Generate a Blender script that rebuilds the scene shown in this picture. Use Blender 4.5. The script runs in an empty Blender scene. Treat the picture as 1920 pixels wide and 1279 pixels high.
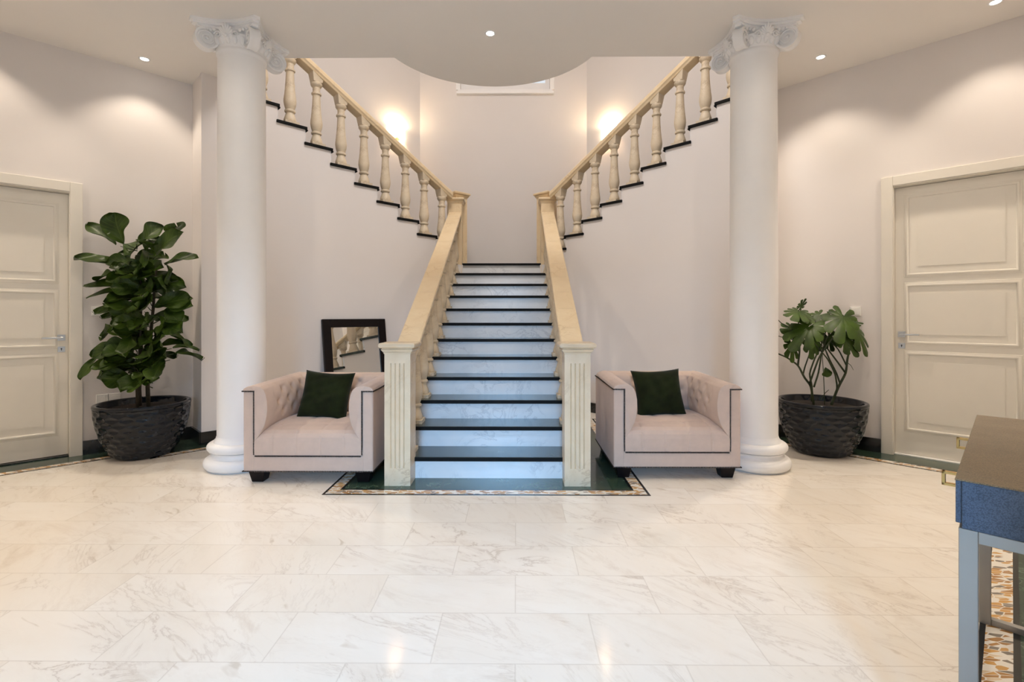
import bpy, bmesh, math, random
from mathutils import Vector, Matrix
random.seed(7)
PI = math.pi
S2 = math.sqrt(0.5)
SC = bpy.context.scene
COL = SC.collection

# ------------------------------------------------------------------ materials
def new_mat(name):
    m = bpy.data.materials.new(name); m.use_nodes = True
    nt = m.node_tree; b = nt.nodes['Principled BSDF']
    return m, nt, b

def N(nt, kind, **kw):
    n = nt.nodes.new(kind)
    for k, v in kw.items():
        setattr(n, k, v)
    return n

def L(nt, a, b): nt.links.new(a, b)

def math_n(nt, op, a, b=None, c=None):
    n = N(nt, 'ShaderNodeMath', operation=op)
    for i, v in enumerate((a, b, c)):
        if v is None: continue
        if isinstance(v, (int, float)): n.inputs[i].default_value = v
        else: L(nt, v, n.inputs[i])
    return n.outputs[0]

def ramp(nt, fac, stops, interp='LINEAR'):
    r = N(nt, 'ShaderNodeValToRGB'); r.color_ramp.interpolation = interp
    e = r.color_ramp.elements
    while len(e) < len(stops): e.new(0.5)
    for i, (p, c) in enumerate(stops):
        e[i].position = p; e[i].color = (c[0], c[1], c[2], 1)
    L(nt, fac, r.inputs['Fac']); return r.outputs['Color']

def mixc(nt, fac, a, b, mode='MIX'):
    n = N(nt, 'ShaderNodeMix', data_type='RGBA', blend_type=mode)
    if isinstance(fac, (int, float)): n.inputs[0].default_value = fac
    else: L(nt, fac, n.inputs[0])
    for i, v in ((6, a), (7, b)):
        if isinstance(v, tuple): n.inputs[i].default_value = (v[0], v[1], v[2], 1)
        else: L(nt, v, n.inputs[i])
    return n.outputs[2]

def noise(nt, vec, scale, detail=4, rough=0.55, dist=0.0):
    n = N(nt, 'ShaderNodeTexNoise')
    n.inputs['Scale'].default_value = scale; n.inputs['Detail'].default_value = detail
    n.inputs['Roughness'].default_value = rough; n.inputs['Distortion'].default_value = dist
    if vec is not None: L(nt, vec, n.inputs['Vector'])
    return n.outputs['Fac']

def obj_vec(nt):
    return N(nt, 'ShaderNodeTexCoord').outputs['Object']

def world_vec(nt):
    return N(nt, 'ShaderNodeNewGeometry').outputs['Position']

def bump(nt, b, h, strength=0.2, dist=0.01):
    n = N(nt, 'ShaderNodeBump'); n.inputs['Strength'].default_value = strength
    n.inputs['Distance'].default_value = dist
    L(nt, h, n.inputs['Height']); L(nt, n.outputs['Normal'], b.inputs['Normal'])

def plain(name, col, rough=0.5, metal=0.0, var=0.04, scale=6, spec=0.5, coat=0.0, sheen=0.0, bumpy=0.0, bscale=200):
    m, nt, b = new_mat(name)
    v = obj_vec(nt)
    f = noise(nt, v, scale, 3)
    lo = tuple(max(0, c * (1 - var)) for c in col); hi = tuple(min(1, c * (1 + var)) for c in col)
    L(nt, ramp(nt, f, [(0.3, lo), (0.7, hi)]), b.inputs['Base Color'])
    b.inputs['Roughness'].default_value = rough; b.inputs['Metallic'].default_value = metal
    b.inputs['Specular IOR Level'].default_value = spec
    b.inputs['Coat Weight'].default_value = coat; b.inputs['Coat Roughness'].default_value = 0.08
    b.inputs['Sheen Weight'].default_value = sheen
    if bumpy: bump(nt, b, noise(nt, v, bscale, 2), bumpy, 0.003)
    return m

def stone(name, base, cloud, vein, scale=3.0, rough=0.2, vein_amt=0.5, spec=0.5, pit=0.0):
    m, nt, b = new_mat(name)
    v = obj_vec(nt)
    f = noise(nt, v, scale, 6, 0.6, 0.6)
    c = ramp(nt, f, [(0.3, base), (0.75, cloud)])
    w = noise(nt, v, scale * 0.9, 7, 0.62, 1.8)
    vm = math_n(nt, 'ABSOLUTE', math_n(nt, 'SUBTRACT', w, 0.5))
    vm = ramp(nt, vm, [(0.0, (1, 1, 1)), (0.035, (0, 0, 0))])
    gate = ramp(nt, noise(nt, v, scale * 0.6, 2), [(0.48, (0, 0, 0)), (0.62, (1, 1, 1))])
    vm = mixc(nt, 1.0, vm, gate, 'MULTIPLY')
    vm = mixc(nt, 1.0, vm, (vein_amt,) * 3, 'MULTIPLY')
    c = mixc(nt, vm, c, vein)
    if pit:
        p = ramp(nt, noise(nt, v, scale * 14, 3), [(0.30, (1, 1, 1)), (0.36, (0, 0, 0))])
        p = mixc(nt, 1.0, p, (pit,) * 3, 'MULTIPLY')
        c = mixc(nt, p, c, vein)
    L(nt, c, b.inputs['Base Color'])
    b.inputs['Roughness'].default_value = rough; b.inputs['Specular IOR Level'].default_value = spec
    return m

def emissive(name, col, strength):
    m, nt, b = new_mat(name)
    b.inputs['Base Color'].default_value = (*col, 1)
    b.inputs['Emission Color'].default_value = (*col, 1); b.inputs['Emission Strength'].default_value = strength
    return m

WALL = plain('wall_paint', (0.80, 0.76, 0.735), 0.75, var=0.015, scale=1.2, spec=0.25)
CEIL = plain('ceiling_paint', (0.88, 0.84, 0.79), 0.8, var=0.012, scale=1.0, spec=0.2)
PLASTER = plain('white_plaster', (0.945, 0.93, 0.915), 0.5, var=0.01, spec=0.35)
DOORPAINT = plain('cream_lacquer', (0.81, 0.77, 0.69), 0.38, var=0.01, spec=0.45)
CREMA = stone('cream_marble', (0.76, 0.59, 0.365), (0.83, 0.68, 0.46), (0.55, 0.37, 0.18), 5.0, 0.3, 0.5)
CREMA_POST = stone('pale_cream_marble', (0.70, 0.555, 0.375), (0.78, 0.655, 0.48), (0.48, 0.34, 0.20), 5.0, 0.32, 0.6)
CREMA_TURNED = stone('turned_cream_stone', (0.66, 0.55, 0.395), (0.75, 0.65, 0.50), (0.40, 0.29, 0.18), 9.0, 0.5, 0.6, pit=0.6)
RISER = stone('white_riser_marble', (0.78, 0.80, 0.82), (0.86, 0.87, 0.88), (0.46, 0.48, 0.52), 4.0, 0.22, 0.55)
TREAD = stone('dark_green_tread_marble', (0.030, 0.042, 0.040), (0.055, 0.072, 0.066), (0.16, 0.2, 0.18), 7.0, 0.2, 0.4)
GREEN = stone('green_floor_marble', (0.022, 0.045, 0.030), (0.05, 0.085, 0.055), (0.2, 0.27, 0.2), 9.0, 0.14, 0.5)
NOSING = plain('black_stone_nosing', (0.006, 0.006, 0.006), 0.55, spec=0.15)
BLACKSTONE = stone('black_marble', (0.006, 0.006, 0.007), (0.012, 0.013, 0.013), (0.05, 0.055, 0.05), 5.0, 0.15, 0.3)
CHAIRFAB = plain('blush_fabric', (0.62, 0.475, 0.39), 0.8, var=0.04, scale=14, sheen=0.25, bumpy=0.15, bscale=500, spec=0.25)
STUD = plain('dark_bronze_studs', (0.03, 0.02, 0.016), 0.4, metal=0.5)
DARKWOOD = plain('espresso_wood', (0.007, 0.004, 0.004), 0.45, var=0.2, scale=20, spec=0.2)
VELVET = plain('dark_green_velvet', (0.012, 0.017, 0.004), 0.85, var=0.4, scale=9, sheen=0.08, spec=0.12)
GLAZE = plain('dark_glazed_ceramic', (0.005, 0.008, 0.014), 0.09, var=0.35, scale=12, spec=0.4)
SOIL = plain('potting_soil', (0.03, 0.022, 0.016), 0.95, var=0.4, scale=60, bumpy=0.6, bscale=120)
BARK = plain('plant_bark', (0.045, 0.035, 0.02), 0.8, var=0.3, scale=40)
PETIOLE = plain('green_stems', (0.035, 0.05, 0.018), 0.55, var=0.25, scale=20)
STEEL = plain('brushed_steel', (0.55, 0.54, 0.52), 0.3, metal=0.9)
KEYDARK = plain('keyhole_dark', (0.02, 0.02, 0.02), 0.5)
BRASS = plain('brass', (0.72, 0.47, 0.17), 0.28, metal=0.95)
CHAMPAGNE = plain('satin_metal_frame', (0.37, 0.355, 0.33), 0.36, metal=0.6, spec=0.5)
PLASTIC = plain('white_plastic', (0.93, 0.91, 0.87), 0.35, var=0.01)
SHADE = emissive('lit_glass_shade', (1.0, 0.80, 0.55), 9.0)
LED = emissive('lit_led_lens', (1.0, 0.93, 0.82), 22.0)

def leaf_mat(name, c1, c2, vein):
    m, nt, b = new_mat(name)
    v = obj_vec(nt)
    c = ramp(nt, noise(nt, v, 5.0, 4), [(0.3, c1), (0.7, c2)])
    uv = N(nt, 'ShaderNodeUVMap').outputs['UV']
    sx = N(nt, 'ShaderNodeSeparateXYZ'); L(nt, uv, sx.inputs[0])
    d = math_n(nt, 'ABSOLUTE', sx.outputs['X'])
    mid = ramp(nt, d, [(0.02, (1, 1, 1)), (0.06, (0, 0, 0))])
    q = math_n(nt, 'SUBTRACT', sx.outputs['Y'], math_n(nt, 'MULTIPLY', d, 0.35))
    q = math_n(nt, 'ABSOLUTE', math_n(nt, 'SUBTRACT', math_n(nt, 'FRACT', math_n(nt, 'MULTIPLY', q, 7.0)), 0.5))
    lat = ramp(nt, q, [(0.03, (0.6, 0.6, 0.6)), (0.10, (0, 0, 0))])
    f = mixc(nt, 1.0, mid, lat, 'LIGHTEN')
    f = mixc(nt, 1.0, f, (0.55,) * 3, 'MULTIPLY')
    c = mixc(nt, f, c, vein)
    L(nt, c, b.inputs['Base Color']); b.inputs['Roughness'].default_value = 0.38
    b.inputs['Specular IOR Level'].default_value = 0.28
    return m
FIGLEAF = leaf_mat('fig_leaf', (0.012, 0.026, 0.004), (0.066, 0.120, 0.012), (0.11, 0.16, 0.035))
MONLEAF = leaf_mat('monstera_leaf', (0.012, 0.026, 0.005), (0.060, 0.115, 0.012), (0.09, 0.14, 0.03))

def floor_material():
    m, nt, b = new_mat('white_marble_tiles')
    p = world_vec(nt)
    s = N(nt, 'ShaderNodeSeparateXYZ'); L(nt, p, s.inputs[0])
    W, H = 0.61, 0.3005
    ry = math_n(nt, 'DIVIDE', math_n(nt, 'SUBTRACT', s.outputs['Y'], 2.061 - 20 * H), H)
    row = math_n(nt, 'FLOOR', ry)
    odd = math_n(nt, 'MODULO', row, 2.0)
    rx = math_n(nt, 'DIVIDE', math_n(nt, 'SUBTRACT', s.outputs['X'], 0.208 - 20 * W), W)
    rx = math_n(nt, 'ADD', rx, math_n(nt, 'MULTIPLY', odd, 0.5))
    colu = math_n(nt, 'FLOOR', rx)
    fx = math_n(nt, 'FRACT', rx); fy = math_n(nt, 'FRACT', ry)
    dx = math_n(nt, 'MULTIPLY', math_n(nt, 'MINIMUM', fx, math_n(nt, 'SUBTRACT', 1.0, fx)), W)
    dy = math_n(nt, 'MULTIPLY', math_n(nt, 'MINIMUM', fy, math_n(nt, 'SUBTRACT', 1.0, fy)), H)
    joint = ramp(nt, math_n(nt, 'MINIMUM', dx, dy), [(0.0008, (1, 1, 1)), (0.0022, (0, 0, 0))])
    cell = N(nt, 'ShaderNodeCombineXYZ'); L(nt, colu, cell.inputs[0]); L(nt, row, cell.inputs[1])
    wn = N(nt, 'ShaderNodeTexWhiteNoise', noise_dimensions='2D'); L(nt, cell.outputs[0], wn.inputs['Vector'])
    off = N(nt, 'ShaderNodeVectorMath', operation='SCALE'); L(nt, wn.outputs['Color'], off.inputs[0]); off.inputs['Scale'].default_value = 30
    add = N(nt, 'ShaderNodeVectorMath', operation='ADD'); L(nt, p, add.inputs[0]); L(nt, off.outputs[0], add.inputs[1])
    rot = N(nt, 'ShaderNodeVectorRotate', rotation_type='Z_AXIS'); L(nt, add.outputs[0], rot.inputs['Vector'])
    L(nt, math_n(nt, 'ADD', math_n(nt, 'MULTIPLY', wn.outputs['Value'], 0.9), 0.35), rot.inputs['Angle'])
    st = N(nt, 'ShaderNodeVectorMath', operation='MULTIPLY'); L(nt, rot.outputs[0], st.inputs[0]); st.inputs[1].default_value = (1.0, 2.6, 1.0)
    v = st.outputs[0]
    base = ramp(nt, noise(nt, v, 1.3, 5, 0.6, 0.5), [(0.3, (0.87, 0.81, 0.725)), (0.7, (0.915, 0.875, 0.81))])
    # per tile tone
    base = mixc(nt, math_n(nt, 'MULTIPLY', wn.outputs['Value'], 0.22), base, (0.80, 0.72, 0.60))
    w = noise(nt, v, 1.5, 8, 0.62, 1.6)
    vm = ramp(nt, math_n(nt, 'ABSOLUTE', math_n(nt, 'SUBTRACT', w, 0.5)), [(0.0, (0.75, 0.75, 0.75)), (0.018, (0.12, 0.12, 0.12)), (0.06, (0, 0, 0))])
    gate = ramp(nt, noise(nt, v, 0.8, 2), [(0.46, (0.06, 0.06, 0.06)), (0.68, (0.8, 0.8, 0.8))])
    base = mixc(nt, mixc(nt, 1.0, vm, gate, 'MULTIPLY'), base, (0.50, 0.41, 0.33))
    sp = N(nt, 'ShaderNodeVectorMath', operation='MULTIPLY'); L(nt, rot.outputs[0], sp.inputs[0]); sp.inputs[1].default_value = (5.0, 17.0, 5.0)
    fl = ramp(nt, noise(nt, sp.outputs[0], 1.0, 3, 0.5, 0.6), [(0.66, (0, 0, 0)), (0.76, (0.55, 0.55, 0.55))])
    base = mixc(nt, fl, base, (0.56, 0.47, 0.36))
    br = ramp(nt, noise(nt, v, 3.4, 7, 0.7, 0.8), [(0.50, (0, 0, 0)), (0.78, (0.55, 0.55, 0.55))])
    br = mixc(nt, 1.0, br, ramp(nt, noise(nt, v, 0.7, 1), [(0.42, (0.1, 0.1, 0.1)), (0.62, (1, 1, 1))]), 'MULTIPLY')
    base = mixc(nt, br, base, (0.60, 0.50, 0.40))
    base = mixc(nt, mixc(nt, 1.0, joint, (0.42,) * 3, 'MULTIPLY'), base, (0.52, 0.45, 0.37))
    L(nt, base, b.inputs['Base Color'])
    b.inputs['Roughness'].default_value = 0.10
    b.inputs['Specular IOR Level'].default_value = 0.5
    return m
FLOOR = floor_material()

def mosaic_material():
    m, nt, b = new_mat('stone_chip_mosaic')
    p = world_vec(nt)
    mp = N(nt, 'ShaderNodeMapping'); L(nt, p, mp.inputs[0])
    mp.inputs['Rotation'].default_value = (0, 0, math.radians(20)); mp.inputs['Scale'].default_value = (21, 58, 1)
    vo = N(nt, 'ShaderNodeTexVoronoi', voronoi_dimensions='2D'); L(nt, mp.outputs[0], vo.inputs['Vector']); vo.inputs['Scale'].default_value = 1.0
    s = N(nt, 'ShaderNodeSeparateColor'); L(nt, vo.outputs['Color'], s.inputs[0])
    c = ramp(nt, s.outputs[0], [(0.0, (0.82, 0.77, 0.68)), (0.38, (0.60, 0.33, 0.10)), (0.62, (0.40, 0.20, 0.06)), (0.82, (0.22, 0.18, 0.14)), (0.92, (0.7, 0.55, 0.36))], 'CONSTANT')
    ed = N(nt, 'ShaderNodeTexVoronoi', voronoi_dimensions='2D', feature='DISTANCE_TO_EDGE'); L(nt, mp.outputs[0], ed.inputs['Vector']); ed.inputs['Scale'].default_value = 1.0
    g = ramp(nt, ed.outputs['Distance'], [(0.04, (1, 1, 1)), (0.09, (0, 0, 0))])
    c = mixc(nt, g, c, (0.84, 0.79, 0.70))
    L(nt, c, b.inputs['Base Color']); b.inputs['Roughness'].default_value = 0.2
    return m
MOSAIC = mosaic_material()

def shagreen(name, lo, hi):
    m, nt, b = new_mat(name)
    v = obj_vec(nt)
    vo = N(nt, 'ShaderNodeTexVoronoi', feature='F1'); L(nt, v, vo.inputs['Vector']); vo.inputs['Scale'].default_value = 330
    f = noise(nt, v, 4.0, 4, 0.6, 0.5)
    c = ramp(nt, f, [(0.35, lo), (0.65, hi)])
    d = ramp(nt, vo.outputs['Distance'], [(0.30, (1, 1, 1)), (0.75, (0.55, 0.55, 0.55))])
    L(nt, mixc(nt, 1.0, c, d, 'MULTIPLY'), b.inputs['Base Color'])
    b.inputs['Roughness'].default_value = 0.42
    inv = math_n(nt, 'SUBTRACT', 1.0, vo.outputs['Distance'])
    bump(nt, b, inv, 0.5, 0.002)
    return m
SHAGREEN = shagreen('daylight_tinted_shagreen', (0.060, 0.092, 0.150), (0.095, 0.135, 0.205))  # blue of the entrance daylight is painted into the console body colour
TANGREEN = shagreen('taupe_shagreen', (0.22, 0.15, 0.075), (0.30, 0.21, 0.11))

m, nt, b = new_mat('mirror_silver')
b.inputs['Base Color'].default_value = (0.86, 0.88, 0.88, 1); b.inputs['Metallic'].default_value = 1.0; b.inputs['Roughness'].default_value = 0.02
MIRROR = m
m, nt, b = new_mat('window_glass')
b.inputs['Transmission Weight'].default_value = 1.0; b.inputs['Roughness'].default_value = 0.0; b.inputs['IOR'].default_value = 1.45
GLASS = m

# ------------------------------------------------------------------ geometry helpers
def obj(name, bm, mat, parent=None, smooth=False, bevel=0.0, segs=2, kind=None, loc=None, rotz=0.0, autos=None):
    bmesh.ops.recalc_face_normals(bm, faces=bm.faces[:])
    me = bpy.data.meshes.new(name); bm.to_mesh(me); bm.free()
    me.materials.append(mat)
    if smooth:
        for p in me.polygons: p.use_smooth = True
        if autos: me.set_sharp_from_angle(angle=math.radians(autos))
    o = bpy.data.objects.new(name, me); COL.objects.link(o)
    if parent: o.parent = parent
    if loc: o.location = loc
    o.rotation_euler[2] = rotz
    if bevel:
        md = o.modifiers.new('bevel', 'BEVEL'); md.width = bevel; md.segments = segs; md.limit_method = 'ANGLE'; md.angle_limit = math.radians(40)
        md.harden_normals = False
    if kind: o['kind'] = kind
    return o

def tag(o, label, cat, group=None, kind=None):
    o['label'] = label; o['category'] = cat
    if group: o['group'] = group
    if kind: o['kind'] = kind
    return o

def thing(name, label, cat, loc=(0, 0, 0), rotz=0.0, group=None, kind=None):
    o = bpy.data.objects.new(name, None); COL.objects.link(o)
    o.location = loc; o.rotation_euler[2] = rotz; o.empty_display_size = 0.1
    return tag(o, label, cat, group, kind)

def dup(root, loc, rotz, label, group=None, mirror=False):
    r = root.copy(); COL.objects.link(r); r.location = loc; r.rotation_euler[2] = rotz; r['label'] = label
    if group: r['group'] = group
    if mirror: r.scale = (-1, 1, 1)
    for ch in list(root.children):
        c = ch.copy(); COL.objects.link(c); c.parent = r
        for g in list(ch.children):
            d = g.copy(); COL.objects.link(d); d.parent = c
    return r

def box(bm, x0, x1, y0, y1, z0, z1, mat=None):
    vs = [bm.verts.new(p) for p in ((x0, y0, z0), (x1, y0, z0), (x1, y1, z0), (x0, y1, z0), (x0, y0, z1), (x1, y0, z1), (x1, y1, z1), (x0, y1, z1))]
    if mat is not None:
        for v in vs: v.co = mat @ v.co
    for f in ((0, 3, 2, 1), (4, 5, 6, 7), (0, 1, 5, 4), (1, 2, 6, 5), (2, 3, 7, 6), (3, 0, 4, 7)):
        bm.faces.new([vs[i] for i in f])
    return vs

def taper_box(bm, cx, cy, z0, z1, w0, w1, d0=None, d1=None):
    d0 = w0 if d0 is None else d0; d1 = w1 if d1 is None else d1
    vs = []
    for z, w, d in ((z0, w0, d0), (z1, w1, d1)):
        for sx, sy in ((-1, -1), (1, -1), (1, 1), (-1, 1)):
            vs.append(bm.verts.new((cx + sx * w / 2, cy + sy * d / 2, z)))
    for f in ((0, 3, 2, 1), (4, 5, 6, 7), (0, 1, 5, 4), (1, 2, 6, 5), (2, 3, 7, 6), (3, 0, 4, 7)):
        bm.faces.new([vs[i] for i in f])

def prism(bm, pts, z0, z1):
    """plan polygon pts extruded from z0 to z1"""
    a = [bm.verts.new((x, y, z0)) for x, y in pts]; t = [bm.verts.new((x, y, z1)) for x, y in pts]
    n = len(pts)
    fa = bm.faces.new(a[::-1]); ft = bm.faces.new(t)
    for i in range(n):
        bm.faces.new((a[i], a[(i + 1) % n], t[(i + 1) % n], t[i]))
    bm.normal_update()
    bmesh.ops.triangulate(bm, faces=[fa, ft])

def prism_dir(bm, pts3, d):
    """planar 3-D polygon extruded by vector d"""
    a = [bm.verts.new(p) for p in pts3]; t = [bm.verts.new(Vector(p) + Vector(d)) for p in pts3]
    n = len(pts3)
    fa = bm.faces.new(a[::-1]); ft = bm.faces.new(t)
    for i in range(n):
        bm.faces.new((a[i], a[(i + 1) % n], t[(i + 1) % n], t[i]))
    bm.normal_update()
    bmesh.ops.triangulate(bm, faces=[fa, ft])

def lathe(bm, prof, seg=32, cx=0, cy=0, cz=0, fn=None):
    rings = []
    for r, z in prof:
        if r < 1e-6:
            rings.append([bm.verts.new((cx, cy, cz + z))])
        else:
            rg = []
            for i in range(seg):
                a = 2 * PI * i / seg
                rr = r if fn is None else r + fn(a, z)
                rg.append(bm.verts.new((cx + rr * math.cos(a), cy + rr * math.sin(a), cz + z)))
            rings.append(rg)
    for a, b in zip(rings, rings[1:]):
        for i in range(seg):
            j = (i + 1) % seg
            if len(a) == 1 and len(b) == 1: continue
            if len(a) == 1: bm.faces.new((a[0], b[j], b[i]))
            elif len(b) == 1: bm.faces.new((a[i], a[j], b[0]))
            else: bm.faces.new((a[i], a[j], b[j], b[i]))

def tube(bm, pts, r, seg=8, cap=True):
    pts = [Vector(p) for p in pts]; n = len(pts)
    rs = r if isinstance(r, (list, tuple)) else [r] * n
    rings = []; up = Vector((0.13, 0.21, 0.97))
    for i, p in enumerate(pts):
        t = (pts[min(i + 1, n - 1)] - pts[max(i - 1, 0)]).normalized()
        a = t.cross(up)
        if a.length < 1e-4: a = t.cross(Vector((1, 0, 0)))
        a.normalize(); b_ = t.cross(a); 
        rings.append([bm.verts.new(p + (a * math.cos(2 * PI * k / seg) + b_ * math.sin(2 * PI * k / seg)) * rs[i]) for k in range(seg)])
    for a, b_ in zip(rings, rings[1:]):
        for k in range(seg):
            bm.faces.new((a[k], a[(k + 1) % seg], b_[(k + 1) % seg], b_[k]))
    if cap:
        bm.faces.new(rings[0][::-1]); bm.faces.new(rings[-1])

def ellipsoid(bm, c, rx, ry, rz, mat=None, u=10, v=6):
    M = Matrix.Translation(Vector(c)) @ (mat if mat is not None else Matrix.Identity(4)) @ Matrix.Diagonal((rx, ry, rz, 1))
    bmesh.ops.create_uvsphere(bm, u_segments=u, v_segments=v, radius=1.0, matrix=M)

def sweep(bm, path, prof, closed=False):
    """horizontal mouldings round a polygon path lying in the local XZ plane: prof = (out, depth) pairs; out = in-plane outward, depth = -Y"""
    n = len(path); rings = []
    for i in range(n):
        p = Vector(path[i])
        a = Vector(path[i - 1]) if (closed or i > 0) else None
        c = Vector(path[(i + 1) % n]) if (closed or i < n - 1) else None
        d1 = (p - a).normalized() if a is not None else (c - p).normalized()
        d2 = (c - p).normalized() if c is not None else d1
        n1 = Vector((d1.z, 0, -d1.x)); n2 = Vector((d2.z, 0, -d2.x))
        m_ = (n1 + n2); m_.normalize(); k = 1.0 / max(0.3, m_.dot(n1))
        rings.append([bm.verts.new(p + m_ * (o * k) + Vector((0, -dp, 0))) for o, dp in prof])
    rng = range(n) if closed else range(n - 1)
    for i in rng:
        A, B = rings[i], rings[(i + 1) % n]
        for k in range(len(prof) - 1):
            bm.faces.new((A[k], B[k], B[k + 1], A[k + 1]))

def grid(bm, nu, nv, fn, uvfn=None):
    vs = [[bm.verts.new(fn(i / nu, j / nv)) for j in range(nv + 1)] for i in range(nu + 1)]
    for i in range(nu):
        for j in range(nv):
            bm.faces.new((vs[i][j], vs[i + 1][j], vs[i + 1][j + 1], vs[i][j + 1]))
    return vs

def structure(name, bm, mat, label, cat, parent=None, **kw):
    o = obj(name, bm, mat, parent, **kw)
    return tag(o, label, cat, kind='structure')

# ------------------------------------------------------------------ key dimensions (metres; x = 0 is the stair axis)
R, T = 0.167, 0.30            # riser, tread of the middle flight
Y1 = 3.75                     # first nosing
ZL = 12 * R                   # landing
CS, CD, CB = 7.54, 8.05, 9.36  # y+|x| of stair wall, door wall, outer stair wall
CEILZ = 3.60
SLAB = 3.84
TS = 0.2928                   # going of the side flights

# ------------------------------------------------------------------ floor
bm = bmesh.new()
prism(bm, [(-5.4, -2.6), (5.4, -2.6), (5.4, 8.6), (-5.4, 8.6)], -0.08, 0.0)
structure('floor', bm, FLOOR, 'polished white marble tile floor laid in running bond', 'floor')

def band(name, mat, pts, w, z, label, n=None):
    """a strip of width w to the left of an open polyline"""
    P = [Vector((p[0], p[1])) for p in pts]; Lp, Rp = [], []
    for i, p in enumerate(P):
        d1 = (p - P[i - 1]).normalized() if i else (P[1] - p).normalized()
        d2 = (P[i + 1] - p).normalized() if i < len(P) - 1 else d1
        n1 = Vector((-d1.y, d1.x)); n2 = Vector((-d2.y, d2.x)); m_ = (n1 + n2).normalized(); k = 1 / max(0.3, m_.dot(n1))
        Lp.append(p + m_ * (w[1] * k)); Rp.append(p + m_ * (w[0] * k))
    bm = bmesh.new()
    for i in range(len(P) - 1):
        prism(bm, [tuple(q) for q in (Rp[i], Rp[i + 1], Lp[i + 1], Lp[i])], -0.004, z)
    return structure(name, bm, mat, label, 'floor border')

# outlines run so that the wall (or the stairs) is on the left of the path
PR = [(1.40, 0.80 - 0.085 + 0.6), (4.06, 3.975)]
right_line = [(0.70, 0.615), (3.8125, 3.7275), (2.50, 5.04), (2.27, 4.81), (1.146, 5.934)]
left_line = [(-1.146, 6.084), (-2.98, 4.25), (-3.165, 4.435), (-4.10, 3.50), (-0.98, 0.38)]
stair_line = [(1.146, 5.95), (1.146, 3.41), (-1.146, 3.41), (-1.146, 5.95)]
# flip so that left of path = towards wall
def add_border(pts, tagname, depth, where, i0):
    band('trim_%d' % i0, GREEN, pts, (0.105, depth), 0.0010, 'dark green marble strip %s' % where)
    band('trim_%d' % (i0 + 1), BLACKSTONE, pts, (0.0, 0.115), 0.0016, 'thin black stone edging lines %s' % where)
    band('trim_%d' % (i0 + 2), MOSAIC, pts, (0.018, 0.095), 0.0022, 'brown and cream stone chip mosaic band %s' % where)
add_border(right_line[::-1], 'r', 0.40, 'along the foot of the right hand door wall', 1)
add_border(left_line[::-1], 'l', 0.36, 'along the foot of the left hand door wall', 4)
add_border(stair_line[::-1], 's', 0.60, 'framing the foot of the middle stairs', 7)

bm = bmesh.new(); prism(bm, [(-2.95, 4.30), (-2.60, 4.93), (-2.84, 4.72), (-3.09, 4.96), (-3.5, 4.54), (-3.20, 4.44)][::-1], -0.004, 0.0008)
structure('trim_10', bm, GREEN, 'dark green marble corner piece behind the left plant pot', 'floor border')
# ------------------------------------------------------------------ walls
def wall_prism(name, pts, z0, z1, label, mat=WALL):
    bm = bmesh.new(); prism(bm, pts, z0, z1)
    return structure(name, bm, mat, label, 'wall')

def along(side, c, x):            # point on the wall y+|x|=c
    return (side * x, c - x)

DOORS = {}
def door_wall(side, name, x_in, x_out, fx0, leaf, top, label):
    """45 degree wall with a door opening. side +1 right / -1 left; fx0 = |x| of the near frame edge"""
    o = Vector((side * fx0, CD - fx0)); e = Vector((side * S2, -S2)); n = Vector((side * S2, S2))
    s_in = -(fx0 - x_in) / S2; s_out = (x_out - fx0) / S2
    op0, op1 = 0.07, leaf + 0.11
    bm = bmesh.new(); th = 0.28
    def seg(s0, s1, z0, z1):
        a = o + e * s0; b_ = o + e * s1; c = b_ + n * th; d = a + n * th
        prism(bm, [tuple(a), tuple(b_), tuple(c), tuple(d)], z0, z1)
    seg(s_in, op0, 0, CEILZ); seg(op1, s_out, 0, CEILZ); seg(op0, op1, top - 0.05, CEILZ)
    structure(name, bm, WALL, label, 'wall')
    return o, e, n

orR = door_wall(1, 'wall_right', 2.70, 4.36, 3.543, 0.87, 2.50, 'pale painted wall holding the right hand panelled door')
orL = door_wall(-1, 'wall_left', 3.05, 4.64, 3.68, 0.87, 2.43, 'pale painted wall holding the left hand panelled door')
# near walls and the entrance bay (out of frame, they bound the room)
wall_prism('wall_front_right', [(4.325, 3.725), (1.2, 0.6), (1.2, -2.2), (1.45, -2.2), (1.45, 0.5), (4.6, 3.65)], 0, CEILZ, 'angled wall behind the console table')
wall_prism('wall_front_left', [(-4.6, 3.45), (-1.5, 0.35), (-1.5, -2.2), (-1.75, -2.2), (-1.75, 0.25), (-4.85, 3.35)], 0, CEILZ, 'angled wall at the near left of the hall')
bm = bmesh.new()
box(bm, -1.75, -0.85, -2.45, -2.2, 0, CEILZ); box(bm, 0.65, 1.45, -2.45, -2.2, 0, CEILZ); box(bm, -0.85, 0.65, -2.45, -2.2, 2.3, CEILZ)
structure('wall_entrance', bm, WALL, 'wall around the glazed entrance behind the viewpoint', 'wall')
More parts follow.
